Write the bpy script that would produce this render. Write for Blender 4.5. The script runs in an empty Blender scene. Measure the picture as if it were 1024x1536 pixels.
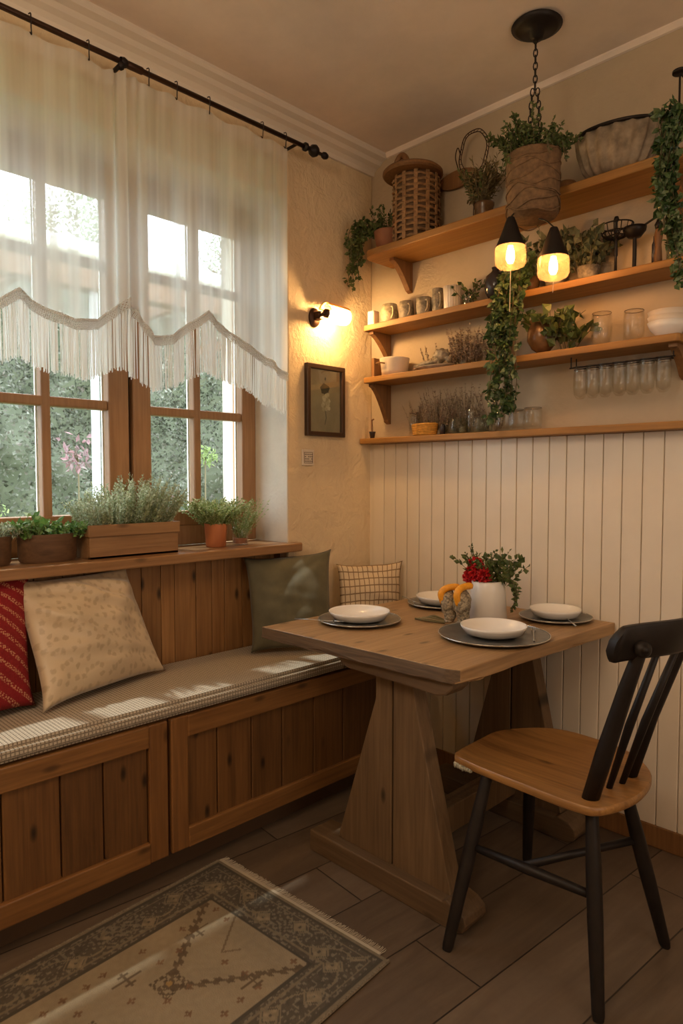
import bpy, bmesh, math, random
from mathutils import Vector as V, Matrix
import numpy as np
PI = math.pi
sc = bpy.context.scene
COL = sc.collection

# ---------------------------------------------------------------- camera
cam = bpy.data.objects.new('camera', bpy.data.cameras.new('camera'))
COL.objects.link(cam)
cam.location = (2.10, -2.28, 1.22)
cam.rotation_euler = (math.radians(90-2.9), 0, math.radians(45.2))
cam.data.sensor_fit = 'VERTICAL'; cam.data.sensor_height = 36
cam.data.lens = 36*1010/1536
cam.data.clip_start = 0.02
sc.camera = cam
# ---------------------------------------------------------------- exposure
sc.view_settings.view_transform = 'Standard'; sc.view_settings.look = 'None'
sc.view_settings.gamma = 1; sc.view_settings.use_curve_mapping = False
sc.view_settings.exposure = 0.74
sc.cycles.use_denoising = True
sc.cycles.max_bounces = 8; sc.cycles.transparent_max_bounces = 24
sc.cycles.diffuse_bounces = 4; sc.cycles.glossy_bounces = 3; sc.cycles.transmission_bounces = 6
sc.cycles.sample_clamp_indirect = 4.0
sc.cycles.caustics_reflective = False; sc.cycles.caustics_refractive = False
# ---------------------------------------------------------------- sky and sun
world = bpy.data.worlds.new('sky'); sc.world = world; world.use_nodes = True
wn = world.node_tree; bg = wn.nodes['Background']
bg.inputs[0].default_value = (0.90, 0.94, 1.0, 1); bg.inputs[1].default_value = 5.0
def light(name, kind, loc, energy, col, **k):
    d = bpy.data.lights.new(name, kind); d.energy = energy; d.color = col
    for a, b in k.items(): setattr(d, a, b)
    o = bpy.data.objects.new(name, d); o.location = loc; COL.objects.link(o); return o
s = light('sun', 'SUN', (-4, -3, 6), 4.2, (1, .95, .86), angle=math.radians(1.5))
s.rotation_euler = V((.45, 0.12, -1.0)).to_track_quat('-Z', 'Y').to_euler()
p = light('window_daylight', 'AREA', (-0.50, -1.25, 1.68), 1, (1, 1, 1), shape='RECTANGLE', size=1.7, size_y=1.5)
p.rotation_euler = (0, math.radians(-90), 0); p.data.cycles.is_portal = True
# unseen fill lights added around the camera to brighten the room
p = light('overhead_fill', 'AREA', (2.3, -3.0, 2.60), 6, (1, .78, .55), shape='DISK', size=1.0)  # added soft fill from overhead, no fitting modelled
light('ceiling_fill', 'POINT', (1.4, -2.9, 2.22), 19, (1, .77, .54), shadow_soft_size=.22)  # added point fill that lifts the ceiling
p = light('right_fill', 'AREA', (3.35, -1.4, 1.5), 6, (1, .86, .72), shape='RECTANGLE', size=1.2, size_y=1.3)  # added fill from the right; the wall there has no opening
p.rotation_euler = (0, math.radians(90), 0)

# ---------------------------------------------------------------- materials
class NT:
    def __init__(s, name):
        s.m = bpy.data.materials.new(name); s.m.use_nodes = True; s.t = s.m.node_tree
        s.t.nodes.clear(); s.out = s.n('ShaderNodeOutputMaterial')
    def n(s, kind, ins=None, **k):
        x = s.t.nodes.new(kind)
        for a, b in k.items(): setattr(x, a, b)
        if ins:
            for a, b in ins.items():
                if isinstance(b, bpy.types.NodeSocket): s.t.links.new(b, x.inputs[a])
                else: x.inputs[a].default_value = b
        return x
    def ramp(s, fac, stops, interp='LINEAR'):
        r = s.n('ShaderNodeValToRGB', {0: fac}); e = r.color_ramp.elements; r.color_ramp.interpolation = interp
        while len(e) > 1: e.remove(e[-1])
        for i, (p_, c) in enumerate(stops):
            q = e[0] if i == 0 else e.new(p_)
            q.position = p_; q.color = (*c, 1) if len(c) == 3 else c
        return r.outputs[0]
    def mix(s, fac, a, b, mode='MIX'):
        x = s.n('ShaderNodeMix', data_type='RGBA', blend_type=mode)
        for i, v in ((0, fac), (6, a), (7, b)):
            if isinstance(v, bpy.types.NodeSocket): s.t.links.new(v, x.inputs[i])
            else: x.inputs[i].default_value = v if i == 0 else (*v, 1)
        return x.outputs[2]
    def math(s, op, a, b=0.0, c=0.0):
        x = s.n('ShaderNodeMath', operation=op)
        for i, v in enumerate((a, b, c)):
            if isinstance(v, bpy.types.NodeSocket): s.t.links.new(v, x.inputs[i])
            else: x.inputs[i].default_value = v
        return x.outputs[0]
    def coord(s, kind='Object', scale=(1, 1, 1), rot=(0, 0, 0)):
        c = s.n('ShaderNodeTexCoord')
        return s.n('ShaderNodeMapping', {0: c.outputs[kind], 3: scale, 2: rot}).outputs[0]
    def bump(s, h, strength=.3, dist=.01):
        return s.n('ShaderNodeBump', {'Height': h, 'Strength': strength, 'Distance': dist}).outputs[0]
    def bsdf(s, col, rough=.6, normal=None, metal=0, **k):
        b = s.n('ShaderNodeBsdfPrincipled')
        for key, v in (('Base Color', col), ('Roughness', rough), ('Normal', normal), ('Metallic', metal)):
            if v is None: continue
            if isinstance(v, bpy.types.NodeSocket): s.t.links.new(v, b.inputs[key])
            elif key == 'Base Color': b.inputs[key].default_value = (*v, 1)
            else: b.inputs[key].default_value = v
        for key, v in k.items():
            key = key.replace('_', ' ')
            b.inputs[key].default_value = v
        return b.outputs[0]
    def done(s, sh):
        s.t.links.new(sh, s.out.inputs[0]); return s.m

def wood(name, light_, dark, axis=2, knots=.6, rough=.5, grain=1.0, var=.25, worn=0.0, flat=0):
    m = NT(name)
    sc_ = [14*grain]*3; sc_[axis] = 1.1*grain
    geo = m.n('ShaderNodeNewGeometry')
    off = m.n('ShaderNodeVectorMath', {0: m.coord('Object'), 1: m.n('ShaderNodeCombineXYZ', {0: m.math('MULTIPLY', geo.outputs['Random Per Island'], 7.0), 1: m.math('MULTIPLY', geo.outputs['Random Per Island'], 3.1), 2: m.math('MULTIPLY', geo.outputs['Random Per Island'], 5.3)}).outputs[0]}, operation='ADD').outputs[0]
    mp = m.n('ShaderNodeMapping', {0: off, 3: tuple(sc_)}).outputs[0]
    n1 = m.n('ShaderNodeTexNoise', {'Vector': mp, 'Scale': 1.6, 'Detail': 6, 'Roughness': .62, 'Distortion': 1.1}).outputs[0]
    s2 = [60*grain]*3; s2[axis] = 2.2*grain
    n2 = m.n('ShaderNodeTexNoise', {'Vector': m.n('ShaderNodeMapping', {0: off, 3: tuple(s2)}).outputs[0], 'Scale': 2.0, 'Detail': 3}).outputs[0]
    mid = tuple((a+b)/2 for a, b in zip(light_, dark))
    c = m.ramp(n1, [(.28, dark), (.48, mid), (.70, light_)])
    c = m.mix(.30, c, m.ramp(n2, [(.35, tuple(x*.72 for x in dark)), (.65, light_)]))
    if flat == axis: flat = (axis+1) % 3
    so = m.n('ShaderNodeSeparateXYZ', {0: off}); oth = 3-axis-flat
    v2 = m.n('ShaderNodeCombineXYZ', {0: m.math('MULTIPLY', so.outputs[axis], 4.5), 1: m.math('MULTIPLY', so.outputs[oth], 11.0)}).outputs[0]
    vo = m.n('ShaderNodeTexVoronoi', {'Vector': v2, 'Scale': 1.0, 'Randomness': 1.0}, voronoi_dimensions='2D')
    k = m.ramp(vo.outputs['Distance'], [(.03, (1, 1, 1)), (.07, (.7, .7, .7)), (.13, (0, 0, 0))])
    gate = m.ramp(m.n('ShaderNodeSeparateColor', {0: vo.outputs['Color']}).outputs[0], [(.50, (0, 0, 0)), (.54, (1, 1, 1))])
    kf = m.math('MULTIPLY', m.math('MULTIPLY', k, gate), knots)
    c = m.mix(kf, c, tuple(x*.22 for x in dark))
    big = m.n('ShaderNodeTexNoise', {'Vector': off, 'Scale': 3.0, 'Detail': 2}).outputs[0]
    c = m.mix(m.math('MULTIPLY', big, .5), c, tuple(x*.62 for x in light_), 'MULTIPLY' if worn == 0 else 'MIX')
    v = m.math('ADD', 1-var/2, m.math('MULTIPLY', geo.outputs['Random Per Island'], var))
    hs = m.n('ShaderNodeHueSaturation', {'Value': v, 'Color': c}).outputs[0]
    return m.done(m.bsdf(hs, rough, m.bump(n2, .25, .003)))

def plain(name, col, rough=.6, metal=0, noise=0.0, nscale=40, bump=0.0, **k):
    m = NT(name); c = col; nrm = None
    if noise or bump:
        n_ = m.n('ShaderNodeTexNoise', {'Vector': m.coord(), 'Scale': nscale, 'Detail': 5, 'Roughness': .6}).outputs[0]
        if noise: c = m.ramp(n_, [(.3, tuple(x*(1-noise) for x in col)), (.7, tuple(min(1, x*(1+noise)) for x in col))])
        if bump: nrm = m.bump(n_, bump, .004)
    return m.done(m.bsdf(c, rough, nrm, metal, **k))

def leafmat(name, cols, rough=.5, transl=.25):
    m = NT(name); geo = m.n('ShaderNodeNewGeometry')
    c = m.ramp(geo.outputs['Random Per Island'], [(i/(len(cols)-1), q) for i, q in enumerate(cols)])
    b = m.bsdf(c, rough)
    t = m.n('ShaderNodeBsdfTranslucent', {0: c}).outputs[0]
    return m.done(m.n('ShaderNodeMixShader', {0: transl, 1: b, 2: t}).outputs[0])

def glassy(name, tint=(.97, .965, .95), rim=.5, ior=1.35, body=.008, bodycol=(.7, .68, .62)):
    m = NT(name)
    lw = m.n('ShaderNodeLayerWeight', {0: .35}).outputs['Facing']
    f = m.math('MULTIPLY', m.math('POWER', lw, 1.7), rim)
    f = m.math('ADD', f, .02)
    n_ = m.n('ShaderNodeTexNoise', {'Vector': m.coord(), 'Scale': 55, 'Detail': 2}).outputs[0]
    tr = m.n('ShaderNodeBsdfTransparent', {0: (*tint, 1)}).outputs[0]
    gl = m.n('ShaderNodeBsdfGlossy', {0: (.9, .9, .88, 1), 'Roughness': .06, 'Normal': m.bump(n_, .5, .004)}).outputs[0]
    df = m.n('ShaderNodeBsdfDiffuse', {0: (*bodycol, 1)}).outputs[0]
    a = m.n('ShaderNodeMixShader', {0: body, 1: tr, 2: df}).outputs[0]
    return m.done(m.n('ShaderNodeMixShader', {0: f, 1: a, 2: gl}).outputs[0])

def emit(name, col, strength):
    m = NT(name); return m.done(m.n('ShaderNodeEmission', {0: (*col, 1), 1: strength}).outputs[0])

def plaster(name, col, scale=9, bump=.5, fine=60):
    m = NT(name); co = m.coord()
    a = m.n('ShaderNodeTexNoise', {'Vector': co, 'Scale': scale, 'Detail': 7, 'Roughness': .6, 'Distortion': .8}).outputs[0]
    b = m.n('ShaderNodeTexNoise', {'Vector': co, 'Scale': fine, 'Detail': 3}).outputs[0]
    st = m.n('ShaderNodeTexNoise', {'Vector': co, 'Scale': 2.2, 'Detail': 5, 'Roughness': .65}).outputs[0]
    c = m.ramp(st, [(.35, tuple(x*.86 for x in col)), (.62, col)])
    h = m.math('ADD', a, m.math('MULTIPLY', b, .25))
    return m.done(m.bsdf(c, .85, m.bump(h, bump, .012)))

MAT = {}
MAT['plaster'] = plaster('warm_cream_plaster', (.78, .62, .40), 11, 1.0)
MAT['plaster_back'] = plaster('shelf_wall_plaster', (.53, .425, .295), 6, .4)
MAT['reveal'] = plaster('reveal_plaster', (.86, .80, .70), 8, .3)
MAT['ceiling'] = plaster('ceiling_paint', (.90, .76, .64), 3, .06)
MAT['cornice'] = plain('cornice_paint', (.74, .66, .56), .7)
MAT['outer'] = plain('outer_render_white', (.9, .9, .88), .8)
MAT['bead'] = plain('cream_painted_boards', (.80, .70, .56), .42, noise=.03, nscale=7, bump=.05)
MAT['shelf'] = wood('honey_pine_shelf', (.56, .29, .075), (.34, .155, .035), 0, .5, .58, flat=1)
MAT['bracket'] = wood('bracket_pine', (.34, .17, .06), (.19, .085, .03), 2, .2, .5)
MAT['bench'] = wood('brown_bench_boards', (.25, .118, .036), (.115, .050, .015), 2, .95, .45, var=.35)
MAT['rail'] = wood('bench_rail_wood', (.36, .175, .054), (.19, .085, .026), 1, .7, .42)
MAT['rail_v'] = wood('bench_stile_wood', (.33, .155, .048), (.18, .078, .024), 2, .7, .42)
MAT['panelw'] = wood('knotty_pine_panel', (.44, .235, .088), (.25, .12, .04), 2, 1.0, .42, var=.3, flat=0)
MAT['sill'] = wood('sill_wood', (.50, .28, .125), (.30, .15, .06), 1, .5, .33, flat=0)
MAT['frame'] = wood('window_frame_wood', (.52, .30, .15), (.38, .20, .09), 2, .1, .45, var=.12)
MAT['tabletop'] = wood('tabletop_oak', (.50, .31, .145), (.29, .165, .07), 1, .7, .42, var=.2, flat=2)
MAT['trestle'] = wood('trestle_timber', (.25, .155, .076), (.13, .077, .036), 2, .9, .6, var=.22, flat=1)
MAT['trestle_x'] = wood('trestle_timber_rail', (.24, .15, .075), (.13, .076, .037), 0, .5, .6, var=.2, flat=1)
MAT['seat'] = wood('chair_seat_wood', (.50, .265, .085), (.20, .095, .03), 0, .6, .38, flat=2)
MAT['floor'] = None
MAT['box'] = wood('planter_box_wood', (.46, .27, .125), (.31, .165, .07), 1, .6, .55, var=.2)
MAT['trough'] = wood('dark_trough_wood', (.25, .14, .07), (.12, .06, .03), 1, .4, .6)
MAT['black'] = plain('satin_black_paint', (.014, .010, .008), .48, noise=.3, nscale=20, bump=.05, Specular_IOR_Level=.3)
MAT['iron'] = plain('black_iron', (.02, .015, .013), .45, .5)
MAT['bronze'] = plain('dark_bronze_rod', (.06, .03, .018), .4, .7)
MAT['terracotta'] = plain('terracotta', (.34, .14, .07), .7, noise=.15, nscale=15, bump=.1)
MAT['copper'] = plain('copper_pot', (.62, .24, .11), .38, .55)
MAT['soil'] = plain('potting_soil', (.05, .03, .02), .95, noise=.5, nscale=90, bump=.6)
MAT['stem'] = plain('plant_stem', (.11, .085, .04), .7)
MAT['white'] = plain('white_glazed_ceramic', (.86, .82, .76), .22, noise=.02, nscale=10)
MAT['cream'] = plain('cream_ceramic', (.72, .62, .50), .35, noise=.06, nscale=14)
MAT['candle'] = plain('ivory_wax', (.86, .74, .52), .4, Subsurface_Weight=.2)
MAT['stone'] = plain('mottled_stoneware', (.30, .25, .18), .6, noise=.75, nscale=38, bump=.6)
MAT['palestone'] = plain('pale_mottled_stoneware', (.52, .43, .27), .6, noise=.6, nscale=34, bump=.6)
MAT['pewter'] = plain('pewter_plate', (.20, .20, .19), .30, .65, noise=.25, nscale=30)
MAT['pewter_rim'] = plain('pewter_rim', (.55, .54, .50), .25, .8)
MAT['darkglaze'] = plain('dark_glazed_vase', (.035, .03, .035), .12)
MAT['brownglaze'] = plain('brown_glazed_vase', (.15, .08, .035), .25, noise=.5, nscale=18)
MAT['steel'] = plain('steel', (.5, .5, .48), .3, .9)
MAT['jute'] = plain('jute_fabric', (.20, .115, .055), .9, noise=.35, nscale=60, bump=.9)
MAT['wicker'] = plain('wicker', (.30, .165, .07), .7, noise=.4, nscale=45, bump=.5)
MAT['wicker_dark'] = plain('dark_wicker_lining', (.14, .08, .04), .85, noise=.4, nscale=30)
MAT['ywicker'] = plain('yellow_wicker', (.62, .30, .045), .6, noise=.3, nscale=60, bump=.6)
MAT['linen'] = plain('pleated_linen', (.34, .275, .20), .85, noise=.45, nscale=22, bump=.3)
MAT['orange'] = plain('orange_glaze', (.86, .36, .02), .5, noise=.15, nscale=60, bump=.4)
MAT['feather'] = plain('speckled_ceramic_feathers', (.34, .28, .19), .6, noise=.85, nscale=120, bump=.9)
MAT['glass'] = glassy('clear_drinking_glass')
MAT['greenglass'] = glassy('greenish_jar_glass', (.84, .86, .80), .6, 1.4, .05, (.35, .36, .30))
MAT['pane'] = NT('window_glass')
_m = MAT['pane']
_f = _m.n('ShaderNodeFresnel', {0: 1.4}).outputs[0]
MAT['pane'] = _m.done(_m.n('ShaderNodeMixShader', {0: _m.math('MULTIPLY', _f, .6), 1: _m.n('ShaderNodeBsdfTransparent', {0: (.93, .97, .97, 1)}).outputs[0], 2: _m.n('ShaderNodeBsdfGlossy', {0: (1, 1, 1, 1), 'Roughness': .02}).outputs[0]}).outputs[0])
MAT['bulb'] = emit('lit_bulb_filament', (1, .64, .34), 120)
MAT['bulb_s'] = emit('lit_sconce_bulb', (1, .60, .25), 330)
_m = NT('amber_shade_glass')
_lw = _m.n('ShaderNodeLayerWeight', {0: .4}).outputs['Facing']
_a = _m.n('ShaderNodeMixShader', {0: .42, 1: _m.n('ShaderNodeBsdfTransparent', {0: (1, .70, .38, 1)}).outputs[0], 2: _m.n('ShaderNodeBsdfTranslucent', {0: (.22, .105, .04, 1)}).outputs[0]}).outputs[0]
MAT['amber'] = _m.done(_m.n('ShaderNodeMixShader', {0: _m.math('MULTIPLY', _lw, .15), 1: _a, 2: _m.n('ShaderNodeBsdfGlossy', {0: (1, .8, .55, 1), 'Roughness': .1}).outputs[0]}).outputs[0])
_m = NT('ribbed_sconce_glass')
_a = _m.n('ShaderNodeMixShader', {0: .35, 1: _m.n('ShaderNodeBsdfTransparent', {0: (1, .93, .80, 1)}).outputs[0], 2: _m.n('ShaderNodeBsdfTranslucent', {0: (.9, .75, .5, 1)}).outputs[0]}).outputs[0]
MAT['sconceglass'] = _m.done(_a)
# herbs and foliage
MAT['herb'] = leafmat('silver_herb_leaves', [(.32, .37, .22), (.50, .56, .40), (.74, .80, .64), (.38, .46, .24)], .6, .5)
MAT['thyme'] = leafmat('thyme_leaves', [(.20, .29, .09), (.36, .45, .18), (.62, .67, .42)], .6, .4)
MAT['lettuce'] = leafmat('bright_leaves', [(.08, .20, .04), (.16, .32, .07), (.24, .36, .14), (.10, .24, .08)], .5)
MAT['ivy'] = leafmat('ivy_leaves', [(.022, .055, .016), (.05, .10, .028), (.09, .15, .05), (.20, .25, .13)], .42, .15)
MAT['olive'] = leafmat('olive_green_leaves', [(.05, .085, .02), (.10, .14, .035), (.16, .19, .06)], .5, .2)
MAT['dusty'] = leafmat('dusty_eucalyptus_leaves', [(.07, .09, .045), (.13, .15, .08), (.18, .18, .10)], .7, .2)
MAT['dried'] = leafmat('dried_flower_heads', [(.30, .21, .15), (.45, .35, .27), (.25, .17, .12), (.52, .43, .34)], .85, .3)
MAT['driedg'] = leafmat('dried_grass', [(.24, .19, .08), (.15, .12, .05), (.30, .22, .10)], .85, .1)
MAT['redflower'] = leafmat('red_petals', [(.35, .008, .012), (.62, .015, .02), (.75, .05, .05)], .5, .2)
MAT['hedge'] = leafmat('garden_hedge_leaves', [(.05, .058, .035), (.115, .122, .085), (.165, .168, .13), (.27, .27, .225), (.085, .10, .055), (.19, .165, .14)], .8, .3)
MAT['tree'] = leafmat('garden_tree_leaves', [(.20, .24, .17), (.32, .36, .27), (.42, .46, .37)], .8, .4)
MAT['lime'] = leafmat('lime_shrub_leaves', [(.26, .33, .12), (.18, .24, .09)], .7, .4)
MAT['pink'] = leafmat('pink_blossom', [(.28, .15, .16), (.22, .13, .14), (.2, .16, .15)], .7, .3)

# ---------------------------------------------------------------- mesh helpers
def box(bm, x0, x1, y0, y1, z0, z1, bev=0.0):
    b = bmesh.new() if bev else bm
    r = bmesh.ops.create_cube(b, size=1, matrix=Matrix.Translation(((x0+x1)/2, (y0+y1)/2, (z0+z1)/2)) @ Matrix.Diagonal((abs(x1-x0), abs(y1-y0), abs(z1-z0), 1)))
    if bev:
        bmesh.ops.bevel(b, geom=b.edges[:], offset=bev, segments=2, affect='EDGES', profile=.5)
        merge(bm, b)
    return bm
def merge(bm, b, mat=None):
    me = bpy.data.meshes.new('tmp'); b.to_mesh(me); b.free()
    if mat is not None: me.transform(mat)
    bm.from_mesh(me); bpy.data.meshes.remove(me)
def frame_of(d):
    d = V(d).normalized(); u = V((0, 0, 1)) if abs(d.z) < .9 else V((1, 0, 0))
    a = d.cross(u).normalized(); return a, d.cross(a).normalized()
def tube(bm, pts, r, seg=8, cap=True, closed=False):
    pts = [V(p_) for p_ in pts]; n_ = len(pts)
    rs = r if isinstance(r, (list, tuple)) else [r]*n_
    rings = []; pa = None
    for i, p_ in enumerate(pts):
        if closed: d = pts[(i+1) % n_]-pts[i-1]
        else: d = pts[min(i+1, n_-1)]-pts[max(i-1, 0)]
        if pa is None: a, b = frame_of(d)
        else:
            d.normalize(); a = (pa - d*pa.dot(d)).normalized(); b = d.cross(a)
        pa = a
        rings.append([bm.verts.new(p_+(a*math.cos(t)+b*math.sin(t))*rs[i]) for t in (2*PI*k/seg for k in range(seg))])
    for i in range(n_ if closed else n_-1):
        A, B = rings[i], rings[(i+1) % n_]
        for k in range(seg): bm.faces.new((A[k], A[(k+1) % seg], B[(k+1) % seg], B[k]))
    if cap and not closed:
        bm.faces.new(rings[0][::-1]); bm.faces.new(rings[-1])
    return bm
def lathe(bm, prof, seg=32, c=(0, 0, 0), wob=0.0, sx=1, sy=1, ribs=0, ribamp=0.0, mat=None):
    vs = []
    start = len(bm.verts)
    for r, z in prof:
        if r < 1e-5: vs.append([bm.verts.new((c[0], c[1], c[2]+z))]); continue
        row = []
        for k in range(seg):
            t = 2*PI*k/seg; q = r*(1+wob*math.sin(3*t+z*40)) * (1+ribamp*math.cos(ribs*t))
            row.append(bm.verts.new((c[0]+q*math.cos(t)*sx, c[1]+q*math.sin(t)*sy, c[2]+z)))
        vs.append(row)
    for A, B in zip(vs, vs[1:]):
        if len(A) == 1 and len(B) == 1: continue
        for k in range(seg):
            k2 = (k+1) % seg
            if len(A) == 1: bm.faces.new((A[0], B[k2], B[k]))
            elif len(B) == 1: bm.faces.new((A[k], A[k2], B[0]))
            else: bm.faces.new((A[k], A[k2], B[k2], B[k]))
    if mat is not None:
        bm.verts.ensure_lookup_table()
        bmesh.ops.transform(bm, matrix=mat, verts=bm.verts[start:])
    return bm
def prism(bm, pts, f, a, b):
    """polygon pts (2d) swept from a to b; f maps (u,v,w) to 3d"""
    A = [bm.verts.new(f(u, v, a)) for u, v in pts]; B = [bm.verts.new(f(u, v, b)) for u, v in pts]
    n_ = len(pts)
    bm.faces.new(A[::-1]); bm.faces.new(B)
    for i in range(n_): bm.faces.new((A[i], A[(i+1) % n_], B[(i+1) % n_], B[i]))
    bmesh.ops.recalc_face_normals(bm, faces=bm.faces[:])
    return bm
def blob(bm, c, r, sub=3, amp=0.0, seed=0):
    from mathutils import noise
    b = bmesh.new(); bmesh.ops.create_icosphere(b, subdivisions=sub, radius=1)
    r = r if isinstance(r, (tuple, list)) else (r, r, r)
    for v in b.verts:
        k = 1+amp*noise.noise(v.co*2.3+V((seed, 0, 0)))
        v.co = V((v.co.x*r[0], v.co.y*r[1], v.co.z*r[2]))*k+V(c)
    merge(bm, b)
    return bm
def bezier(pts, n_=8):
    """Catmull-Rom through points"""
    P_ = [V(q) for q in pts]; P_ = [P_[0]*2-P_[1]]+P_+[P_[-1]*2-P_[-2]]; out = []
    for i in range(1, len(P_)-2):
        for k in range(n_):
            t = k/n_; a, b, c, d = P_[i-1:i+3]
            out.append(.5*((2*b)+(c-a)*t+(2*a-5*b+4*c-d)*t*t+(3*b-a-3*c+d)*t**3))
    out.append(P_[-2]); return out

def obj(name, bm, mat, parent=None, smooth=False, bevel=0, local=False, auto=None):
    me = bpy.data.meshes.new(name)
    if parent is not None and not local:
        bmesh.ops.translate(bm, vec=-off_of(parent), verts=bm.verts)
    loc = V((0, 0, 0))
    if parent is None and not local:
        xs = [v.co for v in bm.verts]
        lo = V([min(v[i] for v in xs) for i in range(3)]); hi = V([max(v[i] for v in xs) for i in range(3)])
        loc = V(((lo.x+hi.x)/2, (lo.y+hi.y)/2, lo.z)); bmesh.ops.translate(bm, vec=-loc, verts=bm.verts)
    if smooth:
        for f in bm.faces: f.smooth = True
        if auto:
            for e in bm.edges:
                if len(e.link_faces) == 2 and e.calc_face_angle(0) > auto: e.smooth = False
    bm.to_mesh(me); bm.free()
    if mat: me.materials.append(mat if not isinstance(mat, str) else MAT[mat])
    o = bpy.data.objects.new(name, me); COL.objects.link(o)
    if parent is not None: o.parent = parent
    elif not local: o.location = loc
    if bevel:
        md = o.modifiers.new('bevel', 'BEVEL'); md.width = bevel; md.segments = 2; md.limit_method = 'ANGLE'; md.angle_limit = .6
    return o
def off_of(o):
    v = V((0, 0, 0))
    while o is not None: v = v+V(o.location); o = o.parent
    return v
def tag(o, label, cat, group=None, kind=None):
    if label: o['label'] = label
    if cat: o['category'] = cat
    if group: o['group'] = group
    if kind: o['kind'] = kind
    return o
def thing(name, label, cat, loc=(0, 0, 0), group=None):
    o = bpy.data.objects.new(name, None); o.empty_display_size = .05; o.location = loc; COL.objects.link(o)
    return tag(o, label, cat, group)
def struct(name, bm, mat, parent=None, **k):
    o = obj(name, bm, mat, parent, **k)
    if parent is None: o['kind'] = 'structure'
    return o
def dup(root, loc, label=None, rotz=None, scale=None):
    r = root.copy(); COL.objects.link(r); r.location = loc
    if rotz is not None: r.rotation_euler = (0, 0, rotz)
    if scale is not None: r.scale = scale
    if label: r['label'] = label
    for ch in list(root.children):
        c = ch.copy(); COL.objects.link(c); c.parent = r
        for g in list(ch.children):
            d = g.copy(); COL.objects.link(d); d.parent = c
    return r
rng = random.Random(7)
U_ = rng.uniform
def rv(s=1.0): return V((U_(-s, s), U_(-s, s), U_(-s, s)))
def leaf(bm, p_, d, ln, wd, up=None, lobes=False):
    d = V(d).normalized(); up = up or rv()
    side = d.cross(up)
    if side.length < 1e-3: side = d.cross(V((1, 0.3, 0)))
    side.normalize(); nrm = side.cross(d)
    a = bm.verts.new(p_); m1 = bm.verts.new(p_+d*ln*.5-nrm*wd*.18); t = bm.verts.new(p_+d*ln)
    l = bm.verts.new(p_+d*ln*.42+side*wd*.5+nrm*wd*.1); r = bm.verts.new(p_+d*ln*.42-side*wd*.5+nrm*wd*.1)
    if lobes:
        l2 = bm.verts.new(p_-d*ln*.08+side*wd*.42); r2 = bm.verts.new(p_-d*ln*.08-side*wd*.42)
        bm.faces.new((a, l2, l, m1)); bm.faces.new((a, m1, r, r2))
        bm.faces.new((m1, l, t)); bm.faces.new((m1, t, r))
    else:
        bm.faces.new((a, m1, l)); bm.faces.new((m1, t, l)); bm.faces.new((a, r, m1)); bm.faces.new((m1, r, t))
def spray(lb, sb, base, n_, h, sx, sy, ll, lw, per, spread=.5, droop=0.0, fn=None, stem_r=.0012, top_jit=.3, lobes=False):
    """upright stems with leaves: base=(x,y,z) centre, footprint sx,sy"""
    base = V(base)
    for i in range(n_):
        ox, oy = U_(-sx, sx), U_(-sy, sy)
        p0 = base+V((ox, oy, 0)); hh = h*(1-U_(0, top_jit))
        d = V((ox/max(sx, 1e-3)*spread+U_(-.3, .3)*spread, oy/max(sy, 1e-3)*spread+U_(-.3, .3)*spread, 1))
        if fn: hh *= fn(ox, oy)
        p1 = p0+d*hh*.5; p2 = p1+V((d.x*hh*.55, d.y*hh*.55, hh*(.5-droop*U_(.4, 1.6))))
        c = bezier([p0, p1, p2], 4)
        tube(sb, c, [stem_r, stem_r]+[stem_r*.8]*(len(c)-3)+[stem_r*.5], 3, cap=False)
        for k in range(per):
            t = (k+U_(0, 1))/per; t = .12+.88*t; q = t*(len(c)-1); j = min(int(q), len(c)-2)
            pp = c[j].lerp(c[j+1], q-j)
            dd = (c[j+1]-c[j]).normalized()*.6+rv(1.0)
            s_ = U_(.7, 1.25)
            leaf(lb, pp, dd, ll*s_, lw*s_, lobes=lobes)
def vine(lb, sb, path, n_, rad, ll, lw, per_m, lobes=True, down=.6, stem_r=.0014, taper=True, outward=None):
    """bundle of n_ trailing strands that follow path with jitter"""
    for i in range(n_):
        j0 = rv(rad); L = U_(.45, 1.0) if taper and i > 1 else 1.0
        pts = bezier([V(q)+j0+rv(rad*.35) for q in path], 6); pts = pts[:max(4, int(len(pts)*L))]
        tube(sb, pts, stem_r, 3, cap=False)
        ln = sum((a-b).length for a, b in zip(pts, pts[1:]))
        for k in range(int(ln*per_m)):
            q = U_(0, len(pts)-1.001); j = int(q); pp = pts[j].lerp(pts[j+1], q-j)
            dd = rv(1)+V((0, 0, -down)); 
            if outward: dd += V(outward)*.5
            s_ = U_(.6, 1.25); off = rv(rad*.35)
            leaf(lb, pp+off, dd, ll*s_, lw*s_, lobes=lobes)
def leaves(name, mat, parent, fn, stems='stem'):
    lb, sb = bmesh.new(), bmesh.new(); fn(lb, sb)
    o = obj(name, lb, mat, parent, smooth=False)
    if len(sb.verts): obj('stems', sb, stems, parent)
    else: sb.free()
    return o

H = 2.64
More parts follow.
